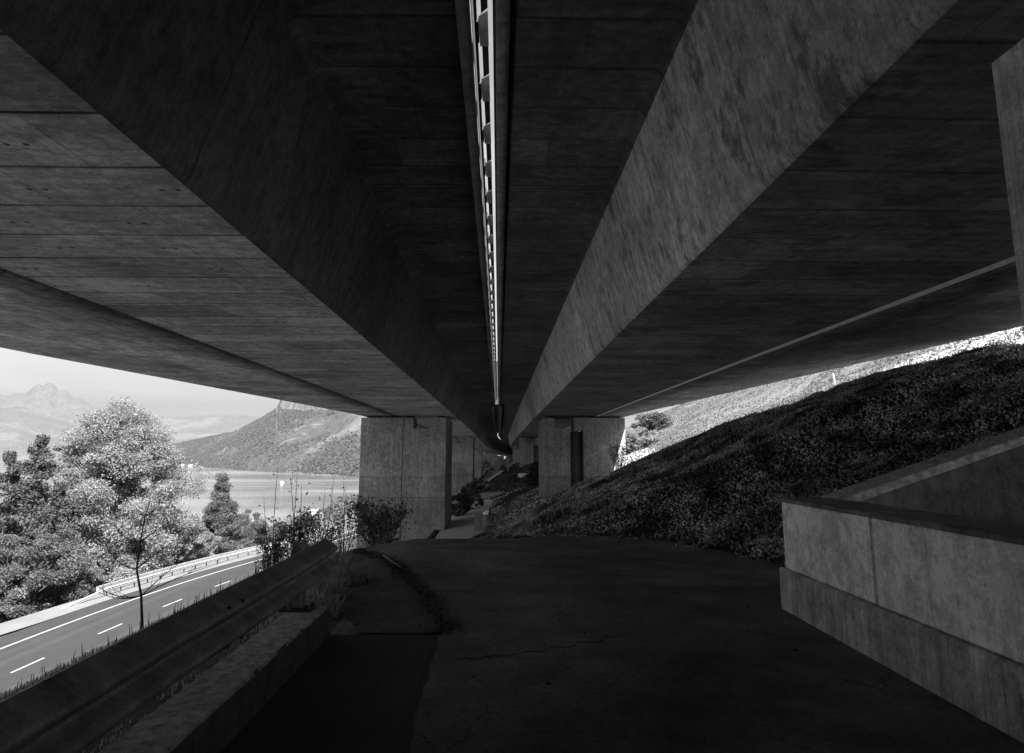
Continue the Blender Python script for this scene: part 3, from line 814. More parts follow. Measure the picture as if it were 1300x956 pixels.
def deciduous(name, label, x, y, h, w, leafmat, nleaf, leaf, seed, group='trees between the road and the lake', cat='tree', barkmat='bark', dens=60, shape=1.0, low=.12, z=None):
    r_ = random.Random(seed)
    zz = hz(x, y) if z is None else z
    root = empty(name, (x, y, zz - .1)); tag(root, label, cat, group)
    mb = MB(); limb_skeleton(mb, h * .86, w * .5, max(.03, h * .017), r_, n_limb=11, first=.22)
    mb.build('trunk', M[barkmat], root)
    # clumps fill an uneven crown
    Cs = []; Rs = []
    tries = 0
    while len(Cs) < dens and tries < 9000:
        tries += 1
        u = np.array([r_.uniform(-1, 1), r_.uniform(-1, 1), r_.uniform(-1, 1)])
        if np.linalg.norm(u) > 1 or (np.linalg.norm(u) < .45 and r_.random() < .75): continue
        zf = (u[2] + 1) / 2
        prof = (math.sin(math.pi * min(1, (zf ** (.75 * shape)) * .74 + .26)) ** .5) if shape > 0 else (1.02 - zf) ** .85
        zc = (low + (1 - low) * zf) * h
        lob = 1 + .12 * math.sin(3 * math.atan2(u[1], u[0]) + seed + zf * 5)
        rr = math.hypot(u[0], u[1]); rmax = max(.05, math.sqrt(max(1e-3, 1 - u[2] ** 2)))
        k = (rr / rmax) * prof * lob * w * .5
        a = math.atan2(u[1], u[0])
        Cs.append((math.cos(a) * k, math.sin(a) * k, zc - h * .03)); Rs.append(w * r_.uniform(.045, .11))
    Cs = np.array(Cs); Rs = np.array(Rs)
    idx = rng.integers(0, len(Cs), nleaf)
    dirs = rng.normal(size=(nleaf, 3)); dirs /= np.linalg.norm(dirs, axis=1, keepdims=True)
    rad = rng.uniform(.35, 1.0, (nleaf, 1)) ** .6
    rad *= (1 + .35 * rng.normal(size=(nleaf, 1)) * .5)
    C = Cs[idx] + dirs * rad * Rs[idx][:, None] * np.array([1.15, 1.15, .8])
    V, F_ = leaf_quads(C, dirs * .5 + np.array([0, 0, .35]), leaf)
    from_arrays('crown', V, F_, M[leafmat], root)
    return root

def conifer(name, label, x, y, h, w, leafmat, seed, group='trees between the road and the lake', n=9000, leaf=.3, rows=16):
    r_ = random.Random(seed); zz = hz(x, y)
    root = empty(name, (x, y, zz - .1)); tag(root, label, 'tree', group)
    mb = MB(); mb.tube([(0, 0, 0), (.02 * h * .3, 0, h * .5), (0, 0, h)], [h * .016, h * .01, h * .002], 7)
    C = []; per = max(8, n // (rows * 9))
    for i in range(rows):
        f = .1 + .9 * i / rows
        L0 = w * .5 * (1.02 - f) ** .8
        for k in range(9):
            a = r_.uniform(0, 6.283); L = L0 * r_.uniform(.65, 1.15); z0 = f * h + r_.uniform(-.02, .02) * h
            e = (math.cos(a) * L, math.sin(a) * L, z0 - L * .18 + L * .15 * r_.random())
            mb.tube([(0, 0, z0), (e[0] * .5, e[1] * .5, z0 + L * .05), e], [h * .004, h * .003, h * .001], 4)
            for j in range(per):
                q = r_.uniform(.15, 1.05) ; sp = .16 * L * (1.1 - q * .6)
                C.append((e[0] * q + r_.gauss(0, sp), e[1] * q + r_.gauss(0, sp), z0 + (e[2] - z0) * q + r_.gauss(0, .012 * h) - .01 * h * r_.random()))
    mb.build('trunk', M['bark'], root)
    V, F_ = leaf_quads(np.array(C), None, leaf, asp=.4)
    from_arrays('crown', V, F_, M[leafmat], root)
    return root

def on_ray(px, D):            # X at a depth D along the bridge for the pixel column px
    r = ray(px, 600); return r.x / r.y * D
def top_h(px, py_top, D):
    x = on_ray(px, D); return x, at_y(px, py_top, D).z - hz(x, D)

x, h = top_h(152, 503, 88)
deciduous('maple_tree', 'tallest broad pale leafed tree beside the road, in full bright leaf', x, 88, h, 18.5, 'leaf_bright', 230000, .23, 3, dens=260, low=.02)
x, h = top_h(92, 538, 86)
deciduous('maple_tree', 'pale leafed tree just left of the tallest tree, behind the dark conifer', x, 86, h, 10, 'leaf_bright', 50000, .24, 5, dens=60)
x, h = top_h(48, 545, 74)
conifer('spruce_tree', 'dark narrow spruce standing above the bushes at the left edge', x, 74, h, 10, 'leaf_needle', 4, n=20000, leaf=.3)
x, h = top_h(12, 566, 72)
conifer('spruce_tree', 'dark spruce left of the taller spruce, at the left edge', x, 72, h, 10, 'leaf_needle', 24, n=20000, leaf=.3)
x, h = top_h(-32, 560, 76)
conifer('spruce_tree', 'dark spruce half outside the left edge of the picture', x, 76, h, 11, 'leaf_needle', 25, n=14000, leaf=.32)
x, h = top_h(78, 606, 72)
conifer('spruce_tree', 'short dark spruce right of the taller spruce, before the tallest pale tree', x, 72, h, 8, 'leaf_needle', 26, n=16000, leaf=.28)
x, h = top_h(22, 655, 84)
deciduous('tree', 'mid green tree glimpsed between the spruces at the left edge', x, 84, h, 13, 'leaf_mid', 30000, .3, 19, dens=70, low=.0)
x, h = top_h(62, 655, 66)
deciduous('tree', 'shaggy mid green tree below the spruce, left of the guardrail end', x, 66, h, 9, 'leaf_mid', 50000, .21, 18, dens=60, low=.02)
x, h = top_h(283, 600, 120)
deciduous('conical_tree', 'cone shaped grey green tree right of the tallest tree, against the lake', x, 120, h, 10.5, 'leaf_mid', 70000, .24, 21, dens=130, shape=0, low=.02)
for i, (px, py, D, w, lab, lm) in enumerate([
    (246, 662, 108, 6, 'airy thin tree with pale trunk between the tallest tree and the cone shaped tree', 'leaf_bright'),
    (322, 655, 112, 9, 'airy small tree just right of the cone shaped tree', 'leaf_mid'),
    (212, 632, 96, 6, 'slender tree in the shade of the tallest tree, at its right foot', 'leaf_mid'),
    (352, 664, 130, 9, 'low tree at the bend of the road, right of the cone shaped tree', 'leaf_mid'),
    (255, 660, 96, 7, 'low airy tree directly behind the pale roadside parapet', 'leaf_bright'),
    (300, 662, 102, 7, 'low airy tree in front of the cone shaped tree', 'leaf_mid'), (262, 648, 126, 8, 'airy tree filling the gap left of the cone shaped tree', 'leaf_mid'), (316, 640, 128, 7, 'thin airy tree close behind the cone shaped tree', 'leaf_mid')]):
    x, h = top_h(px, py, D)
    deciduous('slender_tree', lab, x, D, h, w, lm, 20000, .19, 30 + i, barkmat='bark_pale', dens=34, low=.25)
for i, (px, py, D, w, lab, lm) in enumerate([
    (20, 690, 60, 7, 'dark bush low at the left edge beside the road', 'leaf_shrub'),
    (70, 700, 60, 8, 'dark bush below the shaggy tree beside the road', 'leaf_shrub'),
    (118, 690, 64, 7, 'shaded bush at the foot of the tallest tree', 'leaf_shrub'),
    (150, 690, 68, 7, 'pale bush beside the start of the roadside parapet', 'leaf_bright'),
    (185, 680, 72, 7, 'pale bush behind the parapet under the bare sapling', 'leaf_bright'),
    (220, 680, 80, 7, 'mid green bush behind the parapet right of the sapling', 'leaf_mid'),
    (40, 735, 58, 5, 'small dark bush at the edge of the gravel shoulder', 'leaf_shrub'),
    (95, 735, 60, 5, 'small pale bush at the edge of the gravel shoulder', 'leaf_mid'),
    (0, 740, 57, 5, 'small pale bush cut by the left edge of the picture', 'leaf_mid'),
    (5, 650, 64, 8, 'tall mid green bush at the left edge under the dark tree', 'leaf_mid')]):
    D = (41.5 + w * .5) / -ray(px, 600).x * ray(px, 600).y
    x, h = top_h(px, py, D)
    deciduous('bush', lab, x, D, max(h, 2), w, lm, 18000, .18, 50 + i, 'roadside bushes', 'bush', dens=40, low=.0)

# more woodland below the road towards the lake shore: one far mass nobody could count
C = []
for k in range(900):
    Y = rnd.uniform(60, 560); X = -46 - rnd.random() ** 1.3 * 110 + off(Y) * .5
    if hz(X, Y) < -50: continue
    if X / Y > -.42 and Y < 330 and rnd.random() < .75: continue
    zt = hz(X, Y); hh = rnd.uniform(4, 9) if X / Y > -.45 else rnd.uniform(8, 15)
    n = 110
    u = rng.normal(size=(n, 3)); u /= np.linalg.norm(u, axis=1, keepdims=True)
    C.append(np.array([X, Y, zt + hh * .5]) + u * np.array([hh * .32, hh * .32, hh * .5]) * rng.uniform(.6, 1, (n, 1)))
C = np.concatenate(C); V, F_ = leaf_quads(C, None, .9)
tag(from_arrays('shore_woodland', V, F_, M['leaf_mid']), 'woodland covering the slope between the road and the lake', 'woodland', kind='stuff')

# bare sapling
def sapling():
    x, y = on_ray(200, 13.8), 13.8
    zt = hz(x, y)
    root = empty('sapling', (x, y, zt)); tag(root, 'small bare sapling with dark twigs on the verge above the road', 'sapling')
    mb = MB(); H = 2.75; r_ = random.Random(5)
    tp = [(0, 0, 0), (-.06, 0, .5), (-.12, 0, 1.0), (-.25, 0, 1.5), (-.22, 0, 2.0), (-.17, 0, 2.5), (-.1, 0, H)]
    mb.tube(tp, [.034, .028, .023, .019, .014, .01, .005], 7); mb.build('trunk', M['bark_dark'], root)
    for (z0, i0, dx, dy, dzz, cur) in ((1.0, 2, -1.15, .1, .35, -.35), (1.0, 2, .9, -.1, .75, .1), (1.45, 3, -.8, .2, .5, -.1), (1.5, 3, .75, 0, .55, .1), (1.2, 2, -.6, -.5, .2, -.2), (1.9, 4, .5, .3, .4, .1), (1.9, 4, -.45, -.3, .45, 0), (2.3, 5, .25, .1, .3, 0), (1.1, 2, 1.2, .5, .5, .2)):
        m2 = MB(); p = Vector(tp[i0]); pts = []
        for j in range(6):
            f = j / 5
            pts.append(p + Vector((dx * f, dy * f, dzz * (f + cur * 2.2 * f * (1 - f)) if cur > 0 else dzz * f * f + cur * f * (1 - f) * .8)))
        m2.tube(pts, [.013, .011, .009, .007, .005, .003], 5)
        for s_ in range(7):
            b0 = pts[r_.randint(1, 5)]; e = b0 + Vector((dx * .2 * r_.uniform(.2, 1.2), r_.uniform(-.15, .15), r_.uniform(.05, .32)))
            m2.tube([b0, e], [.005, .002], 4)
        m2.build('branch', M['bark_dark'], root)
sapling()

# shrubs near the crest
def shrub(name, label, x, y, h, w, nst, leafmat, nl, leaf, seed, whips=0, cat='shrub', group=None, z=None, bark='bark_dark', lfrac=.35):
    r_ = random.Random(seed); zz = hz(x, y) if z is None else z
    root = empty(name, (x, y, zz - .05)); tag(root, label, cat, group)
    mb = MB(); C = []
    for k in range(nst):
        a = r_.uniform(0, 6.283); rr = w * .5 * r_.uniform(.25, 1); hh = h * r_.uniform(.6, 1) * (1 if k >= whips else 1.0)
        if k < whips: rr *= .6; hh = h * r_.uniform(1.25, 1.75)
        e = Vector((math.cos(a) * rr, math.sin(a) * rr, hh)); p = Vector((math.cos(a) * rr * .15, math.sin(a) * rr * .15, 0))
        pts = [p + (e - p) * f + Vector((r_.uniform(-.03, .03) * h, r_.uniform(-.03, .03) * h, h * .10 * math.sin(f * 3.1))) for f in (0, .25, .5, .75, 1)]
        r0 = .011 * h ** .5
        mb.tube(pts, [r0, r0 * .8, r0 * .6, r0 * .45, r0 * .2], 5)
        for s_ in range(5):
            b0 = pts[r_.randint(1, 3)].lerp(pts[4], r_.uniform(0, .5)); q = b0 + Vector((r_.uniform(-1, 1), r_.uniform(-1, 1), r_.uniform(0, .9))) * h * .2
            if k >= whips: mb.tube([b0, q], [r0 * .4, r0 * .15], 4)
            for j in range(max(1, int(nl / nst / 5 * (.25 if k < whips else 1)))):
                f = r_.uniform(0, 1.1); c = b0.lerp(q, f)
                C.append((c.x + r_.gauss(0, .05 * w), c.y + r_.gauss(0, .05 * w), c.z + r_.gauss(0, .05 * h)))
    mb.build('stems', M[bark], root)
    V, F_ = leaf_quads(np.array(C), None, leaf, asp=.6)
    from_arrays('foliage', V, F_, M[leafmat], root)
    return root
NG = 'shrubs on the verge before the pier'
for i, (px, pt, D, w, nst, whips, nl, lab) in enumerate([
    (380, 640, 15.5, 1.1, 20, 3, 1100, 'twiggy shrub with long bare shoots on the verge beyond the guardrail end'),
    (355, 655, 16.5, .9, 14, 1, 700, 'twiggy shrub left of the one with long shoots'),
    (412, 640, 18.0, 1.2, 16, 2, 1000, 'twiggy dark shrub between the long shoots and the leafy bush'),
    (440, 645, 17.0, .8, 10, 2, 500, 'sparse shrub with two tall straight shoots, left of the pier'),
    (487, 628, 20.0, 2.3, 26, 0, 2300, 'rounded dark leafy bush in front of the big left pier'),
    (345, 672, 14.6, .8, 12, 1, 500, 'low twiggy shrub above the bend of the road')]):
    x = on_ray(px, D); zt = hz(x, D); h = at_y(px, pt, D).z - zt
    shrub('shrub', lab, x, D, max(.5, h), w, nst, 'leaf_shrub', nl, .055 if i != 4 else .085, 70 + i, whips, group=NG)

# bushes between and beyond the piers
for i, (px, pt, D, w, lab, lm, nl) in enumerate([
    (597, 612, 62, 2.6, 'dark bush beside the lower path behind the big left pier', 'leaf_shrub', 7000),
    (585, 618, 57, 1.9, 'dark bush against the side of the big left pier', 'leaf_shrub', 4000),
    (610, 600, 74, 2.8, 'spiky shrub between the first and second left piers', 'leaf_shrub', 6000),
    (649, 612, 78, 2.0, 'round bush on the bank left of the second right pier', 'leaf_shrub', 3000),
    (618, 583, 150, 3.0, 'bush beside the third left pier', 'leaf_shrub', 3000),
    (640, 590, 130, 2.0, 'small bush on the hillside path', 'leaf_mid', 2000)]):
    x = on_ray(px, D); zt = hz(x, D); h = max(1.2, at_y(px, pt, D).z - zt)
    deciduous('bush', lab, x, D, h, w, 'leaf_mid', nl, .13, 90 + i, 'bushes among the piers', 'bush', dens=60, low=0)
x = on_ray(682, 62); h = at_y(682, 583, 62).z - hz(x, 62)
conifer('young_spruce', 'young spruce with drooping branches between the first and second right piers', x, 62, h, 3.2, 'leaf_dark', 14, 'bushes among the piers', 5000, .2, 11)
for i, (px, pt, D, w, lab, lm, nl) in enumerate([
    (815, 545, 62, 4.5, 'pale bush just right of the first right pier', 'leaf_bright', 6000),
    (838, 532, 74, 6, 'leafy bush on the sunlit slope beyond the shaded bank', 'leaf_mid', 7000),
    (868, 520, 92, 6, 'dark leafed bush on the sunlit slope under the viaduct edge', 'leaf_mid', 6000),
    (900, 512, 110, 6, 'small bush near the top of the sunlit slope', 'leaf_mid', 4000)]):
    x = on_ray(px, D); zt = hz(x, D); h = max(1.5, at_y(px, pt, D).z - zt)
    deciduous('bush', lab, x, D, h, w, lm, nl, .2, 110 + i, 'bushes on the sunlit hillside', 'bush', dens=30, low=0)
x = on_ray(787, 44); shrub('shrub', 'twiggy shrub growing against the first right pier on the bank top', x, 44, at_y(787, 556, 44).z - hz(x, 44) if at_y(787, 556, 44).z > hz(x, 44) + .6 else 1.2, 2.0, 14, 'leaf_shrub', 900, .1, 61, group='bushes among the piers')
# leaning post on the hillside
x = on_ray(1071, 30); zt = hz(x, 30)
mb = MB(); mb.tube([(0, 0, -.3), (-.06, 0, .6), (-.14, 0, 1.25)], [.05, .045, .04], 8)
o = mb.build('fence_post', M['bark_pale'], smooth=True); o.location = (x, 30, zt); tag(o, 'pale leaning wooden post on the sunlit slope at the right', 'post')

x = on_ray(645, 120); mb = MB(); mb.tube([(0, 0, -.4), (0, 0, 2.2)], .13, 8); mb.box(-.3, .3, -.05, .05, 1.7, 2.1)
o = mb.build('sign_post', M['bark_pale']); o.location = (x, 120, hz(x, 120)); tag(o, 'pale post with a small plate beside the far hillside path', 'post')
# ground cover on the shaded bank
def scatter_bank(n, x0, x1, y0, y1, size, mat, name, label, lift=.04, cond=None, flat=.6, clumpy=True):
    X = rng.uniform(x0, x1, n); Y = rng.uniform(y0, y1, n)
    Xt = np.interp(Y, TY, TX)
    ok = X > Xt - .15 + .25 * vnoise(X, Y, .6, 6)
    if cond is not None: ok &= cond(X, Y)
    if clumpy: ok &= (vnoise(X, Y, .45, 7) * .6 + vnoise(X, Y, 1.6, 8) * .5 + rng.uniform(-.9, .7, n)) > -.45
    X = X[ok]; Y = Y[ok]
    hgt = np.abs(vnoise(X, Y, .35, 9)) * .06 + np.clip(vnoise(X, Y, .9, 10), 0, 1) * .08
    Z = ht(X, Y) + lift * rng.uniform(0, 1, len(X)) + hgt * rng.uniform(.3, 1, len(X))
    V, F_ = leaf_quads(np.stack([X, Y, Z], 1), np.array([0, -.2, .5]), size, asp=.7)
    return tag(from_arrays(name, V, F_, mat), label, 'ground cover', kind='stuff')
bk = scatter_bank(480000, -1.8, 15, 7.5, 24, .05, M['ivy'], 'bank_ivy', 'dark ivy and dead leaves covering the shaded bank', cond=lambda X, Y: ~((X < 12.6) & (Y < 7.9)))
scatter_bank(60000, -2, 22, 24, 60, .16, M['ivy'], 'bank_undergrowth', 'dark undergrowth on the bank around the right piers', clumpy=False, cond=lambda X, Y: X < 12)
scatter_bank(50000, -6, 14, 60, 130, .26, M['leaf_mid'], 'far_undergrowth', 'rough grass and weeds on the bank among the far piers', clumpy=True)
scatter_bank(160000, 11, 60, 10, 90, .13, M['blade'], 'slope_grass', 'sunlit rough grass on the slope beyond the viaduct edge', clumpy=True)

# (grass)
def blades(P, H, W, lean=.35):
    n = len(P); a = rng.uniform(0, 6.283, n); l = rng.uniform(.05, lean, n) * H
    d = np.stack([np.cos(a), np.sin(a), np.zeros(n)], 1); pz = np.array([0, 0, 1.0])
    s = np.stack([-np.sin(a), np.cos(a), np.zeros(n)], 1) * W[:, None] if hasattr(W, '__len__') else np.stack([-np.sin(a), np.cos(a), np.zeros(n)], 1) * W
    V = np.empty((n, 4, 3))
    V[:, 0] = P - s; V[:, 1] = P + s
    V[:, 2] = P + s * .2 + d * l[:, None] + pz * H[:, None]; V[:, 3] = P - s * .2 + d * l[:, None] * .98 + pz * H[:, None]
    return V.reshape(-1, 3), np.arange(n * 4).reshape(n, 4)
n = 90000
X = rng.uniform(-6.6, -1.7, n); Y = rng.uniform(-1, 26, n)
ok = (((X < -1.9) & (Y < 6.4)) | ((Y >= 6.4) & (X < np.interp(Y, [6.4, 7, 9, 12, 14.6, 26], [-1.7, -1.72, -1.85, -2.5, -3.2, -4.3]) + .12 * vnoise(X, Y, .4, 12))))
X = X[ok]; Y = Y[ok]
H = .06 + .10 * np.clip(vnoise(X, Y, .5, 13) + .3, 0, 1.3) + rng.uniform(0, .05, len(X))
H *= .33; tall = rng.random(len(X)) < .002; H[tall] *= rng.uniform(1.5, 2.4, tall.sum())
V, F_ = blades(np.stack([X, Y, ht(X, Y) - .01], 1), H, .005 + .004 * rng.random(len(X)))
tag(from_arrays('verge_grass', V, F_, M['weed']), 'short rough grass on the verge beyond the guardrail', 'grass', kind='stuff')
# tufts and dead stalks poking out of the bank cover
n = 16000; X = rng.uniform(-1.5, 13, n); Y = rng.uniform(8, 23, n)
ok = (X > np.interp(Y, TY, TX) + .05) & (vnoise(X, Y, .8, 21) + vnoise(X, Y, 2.6, 22) > .1); X = X[ok]; Y = Y[ok]
V, F_ = blades(np.stack([X, Y, ht(X, Y)], 1), rng.uniform(.08, .26, len(X)), .005, .7)
tag(from_arrays('bank_grass', V, F_, M['weed']), 'thin tufts of grass on the shaded bank', 'grass', kind='stuff')
mb = MB()
for k in range(90):
    y = rnd.uniform(8.3, 19); x = float(np.interp(y, TY, TX)) + rnd.uniform(.3, 8); a = rnd.uniform(0, 6.28); L = rnd.uniform(.2, .7)
    z0 = hz(x, y) + .04; x2, y2 = x + math.cos(a) * L, y + math.sin(a) * L
    if x2 < float(np.interp(y2, TY, TX)) + .1: continue
    mb.tube([(x, y, z0), ((x + x2) / 2, (y + y2) / 2, (z0 + hz(x2, y2)) / 2 + .05 + L * .12), (x2, y2, hz(x2, y2) + .06)], [.006, .005, .003], 4)
tag(mb.build('dead_stems', M['bark_pale']), 'dead stems and thin branches lying across the shaded bank', 'dead stems', kind='stuff')
# slope grass towards the road
n = 50000
X = rng.uniform(-24, -4, n); Y = rng.uniform(4, 70, n); H = rng.uniform(.05, .2, n)
V, F_ = blades(np.stack([X, Y, ht(X, Y) - .01], 1), H, .009)
tag(from_arrays('embankment_grass', V, F_, M['blade']), 'longer grass on the embankment above the road', 'grass', kind='stuff')

# weeds at the end of the kerb
for i, (wx, wy, hh, ww, lab) in enumerate([(-1.85, 7.0, .34, .55, 'leafy weed clump at the end of the concrete kerb'), (-2.05, 7.9, .36, .6, 'taller weed clump behind the guardrail end'), (-1.95, 8.8, .3, .6, 'weed clump at the edge of the old asphalt'), (-2.35, 9.8, .34, .7, 'grassy clump where the old asphalt meets the verge'), (-2.7, 11.2, .3, .8, 'low grassy clump at the crest of the path')]):
    root = empty('weed_clump', (wx, wy, hz(wx, wy))); tag(root, lab, 'weeds', 'weeds beside the old asphalt')
    m_ = 700; a = rng.uniform(0, 6.283, m_); r0 = np.sqrt(rng.uniform(0, 1, m_)) * ww * .5
    P_ = np.stack([np.cos(a) * r0, np.sin(a) * r0, np.zeros(m_)], 1); H = hh * rng.uniform(.3, 1, m_) * (1.2 - r0 / ww)
    V, F_ = blades(P_, H, .006, .7); from_arrays('blades', V, F_, M['weed'], root)
    m_ = 900; a = rng.uniform(0, 6.283, m_); r0 = np.sqrt(rng.uniform(0, 1, m_)) * ww * .55
    C = np.stack([np.cos(a) * r0, np.sin(a) * r0, hh * .75 * rng.uniform(0, 1, m_) * (1.1 - r0 / ww)], 1)
    V, F_ = leaf_quads(C, np.array([0, 0, .5]), .045, asp=.6); from_arrays('leaves', V, F_, M['weed'], root)

# leaf litter along the ragged asphalt edge and scattered on the path
E = I([4.8, 6.7, 8.2, 10.3, 12.1, 13.4], [-.5, -.5, -.9, -1.6, -2.35, -2.8])
n = 2600; Y = rng.uniform(6.3, 12.8, n); X = E(Y) + rng.normal(0, .07, n) - .03
n2 = 260; Y = np.concatenate([Y, rng.uniform(3, 13, n2)]); X = np.concatenate([X, rng.uniform(-1.4, 2.6, n2)])
n3 = 1500; Yb = rng.uniform(7.6, 13.4, n3); Xb = np.interp(Yb, TY, TX) - np.abs(rng.normal(0, .16, n3)); Y = np.concatenate([Y, Yb]); X = np.concatenate([X, Xb])
V, F_ = leaf_quads(np.stack([X, Y, ht(X, Y) + .045 + .02 * rng.random(len(X))], 1), np.array([0, 0, 2.5]), .04, asp=.6)
tag(from_arrays('leaf_litter', V, F_, M['litter']), 'dead leaves along the broken asphalt edge', 'leaf litter', kind='stuff')
# twig
mb = MB(); mb.tube([(-1.75, 10.6, -1.53), (-1.5, 9.9, -1.52), (-1.3, 9.5, -1.54)], [.012, .01, .006], 5); mb.tube([(-1.5, 9.9, -1.52), (-1.38, 10.05, -1.43)], [.007, .003], 4)
tag(mb.build('twig', M['bark_pale']), 'pale broken twig lying on the asphalt edge', 'twig')
# flat stone slab at the end of the kerb
mb = MB(); mb.add([(-1.49, 6.33, -1.62), (-1.22, 6.36, -1.62), (-1.3, 6.55, -1.62), (-1.52, 6.98, -1.62), (-1.49, 6.33, -1.578), (-1.22, 6.36, -1.585), (-1.3, 6.55, -1.58), (-1.52, 6.98, -1.575)], [(0, 3, 2, 1), (4, 5, 6, 7), (0, 1, 5, 4), (1, 2, 6, 5), (2, 3, 7, 6), (3, 0, 4, 7)])
tag(mb.build('stone_slab', M['pier'], bevel=.01), 'pale flat concrete slab fragment at the foot of the kerb end', 'slab')

# ---------------------------------------------------------------- barrel, post and bag beside the lower path
D = 44.0; bx = on_ray(619.5, D); bz = hz(bx, D)
br = empty('barrel', (bx, D, bz)); tag(br, 'rusty open steel barrel used as a bin beside the lower path', 'barrel')
mb = MB(); pr = [(.36, 0), (.37, .02), (.37, .3), (.39, .32), (.37, .34), (.37, .62), (.39, .64), (.37, .66), (.37, .93)]
n = 20; VV = []; FF = []
for (r_, z) in pr:
    for k in range(n): VV.append((r_ * math.cos(2 * math.pi * k / n), r_ * math.sin(2 * math.pi * k / n), z))
for j in range(len(pr) - 1):
    for k in range(n): FF.append((j * n + k, j * n + (k + 1) % n, (j + 1) * n + (k + 1) % n, (j + 1) * n + k))
mb.add(VV, FF); mb.build('body', M['barrel'], br, smooth=True)
mb = MB(); mb.tube([(.375 * math.cos(2 * math.pi * k / 24), .375 * math.sin(2 * math.pi * k / 24), .94) for k in range(25)], .022, 6, cap=False); mb.build('rim', M['steel_dark'], br)
for k, z in enumerate((.6,)):
    mb = MB(); mb.tube([(.36, 0, .58), (-.36, 0, .58)], .02, 6); mb.build('crossbar', M['steel_dark'], br)
px_ = on_ray(607, D)
mb = MB(); mb.box(-.2, .2, -.18, .18, -.3, 1.0); o = mb.build('stone_post', M['pier'], bevel=.03); o.location = (px_, D + .1, hz(px_, D)); tag(o, 'short square concrete post left of the rusty barrel', 'post')
bm = bmesh.new(); bmesh.ops.create_icosphere(bm, subdivisions=3, radius=.3)
for v_ in bm.verts:
    n_ = mnoise.noise(v_.co * 5.0); v_.co *= 1 + .35 * n_; v_.co.z *= .62
    if v_.co.z > .05: v_.co.x += v_.co.z * .7; v_.co.z *= 1.7
me = bpy.data.meshes.new('plastic_bag'); bm.to_mesh(me); bm.free()
o = link_mesh('plastic_bag', me, M['bag'], smooth=True); o.scale = (.62, .6, .7); o.location = (bx - .1, D, bz + .98); tag(o, 'crumpled white plastic bag on top of the rusty barrel', 'bag')
# block wall at the second right pier
mb = MB()
for r_ in range(5):
    for k in range(5):
        xx = 2.0 + k * .62 + (r_ % 2) * .3; mb.box(xx, xx + .6, 79.5, 80.3, -4.6 + r_ * .42, -4.6 + r_ * .42 + .405)
tag(mb.build('block_wall', M['wall'], bevel=.02), 'pale stepped block wall at the foot of the second right pier', 'wall')

# ---------------------------------------------------------------- lake, mountains, houses, boats
LZ = -50.0
m, t, b, out = new_mat('lake water')
pos, xyz = t.coords()
n1 = t.noise(t.scalevec(pos, .0022, .0075, .01), 1.0, 3, .45, .6)
n2 = t.noise(t.scalevec(pos, .12, .3, .2), 1.0, 5, .6)
v = t.maprange(n1, .35, .65, .07, .12)
rough = t.maprange(n1, .38, .62, .1, .28)
finish(t, b, v, rough, n2, .25, .5)
b.inputs['IOR'].default_value = 1.33
water = from_arrays('lake_water', [(-15000, -2000, LZ), (4000, -2000, LZ), (4000, 16000, LZ), (-15000, 16000, LZ)], [(0, 1, 2, 3)], m)
tag(water, kind='structure')

def forest_mat(name, lo, hi, clear=.5, scale=1.0, rock=0.0):
    m, t, b, out = new_mat(name)
    pos, xyz = t.coords()
    p = t.scalevec(pos, 1, 1, 1.6)
    a = t.noise(p, .0045 * scale, 5, .55, .5); tr = t.noise(p, .05 * scale, 8, .75); tr2 = t.noise(p, .16 * scale, 4, .7)
    v = t.maprange(tr, .38, .62, lo, hi)
    v = t.math('MULTIPLY', v, t.maprange(tr2, .35, .65, .45, 1.5))
    mm = t.maprange(a, .53, .57, 0, clear)
    mead = t.math('MULTIPLY', t.maprange(t.noise(p, .02 * scale, 3), .3, .7, .8, 1.2), hi * 1.7)
    mx = t.n.new('ShaderNodeMix'); mx.data_type = 'FLOAT'
    t.l.new(mm, mx.inputs[0]); t.l.new(v, mx.inputs[2]); t.l.new(mead, mx.inputs[3])
    v = mx.outputs[0]
    if rock:
        g = t.n.new('ShaderNodeNewGeometry'); sp = t.n.new('ShaderNodeSeparateXYZ'); t.l.new(g.outputs['Normal'], sp.inputs[0])
        rk = t.maprange(sp.outputs[2], .45, .6, rock, 0)
        rv = t.math('MULTIPLY', t.maprange(t.noise(t.scalevec(pos, 1, 1, .25), .06, 6, .7), .35, .65, .35, 1.5), .13)
        mx2 = t.n.new('ShaderNodeMix'); mx2.data_type = 'FLOAT'
        t.l.new(rk, mx2.inputs[0]); t.l.new(v, mx2.inputs[2]); t.l.new(rv, mx2.inputs[3]); v = mx2.outputs[0]
    finish(t, b, v, .95, t.math('ADD', tr, tr2), 1.0, 9)
    return m

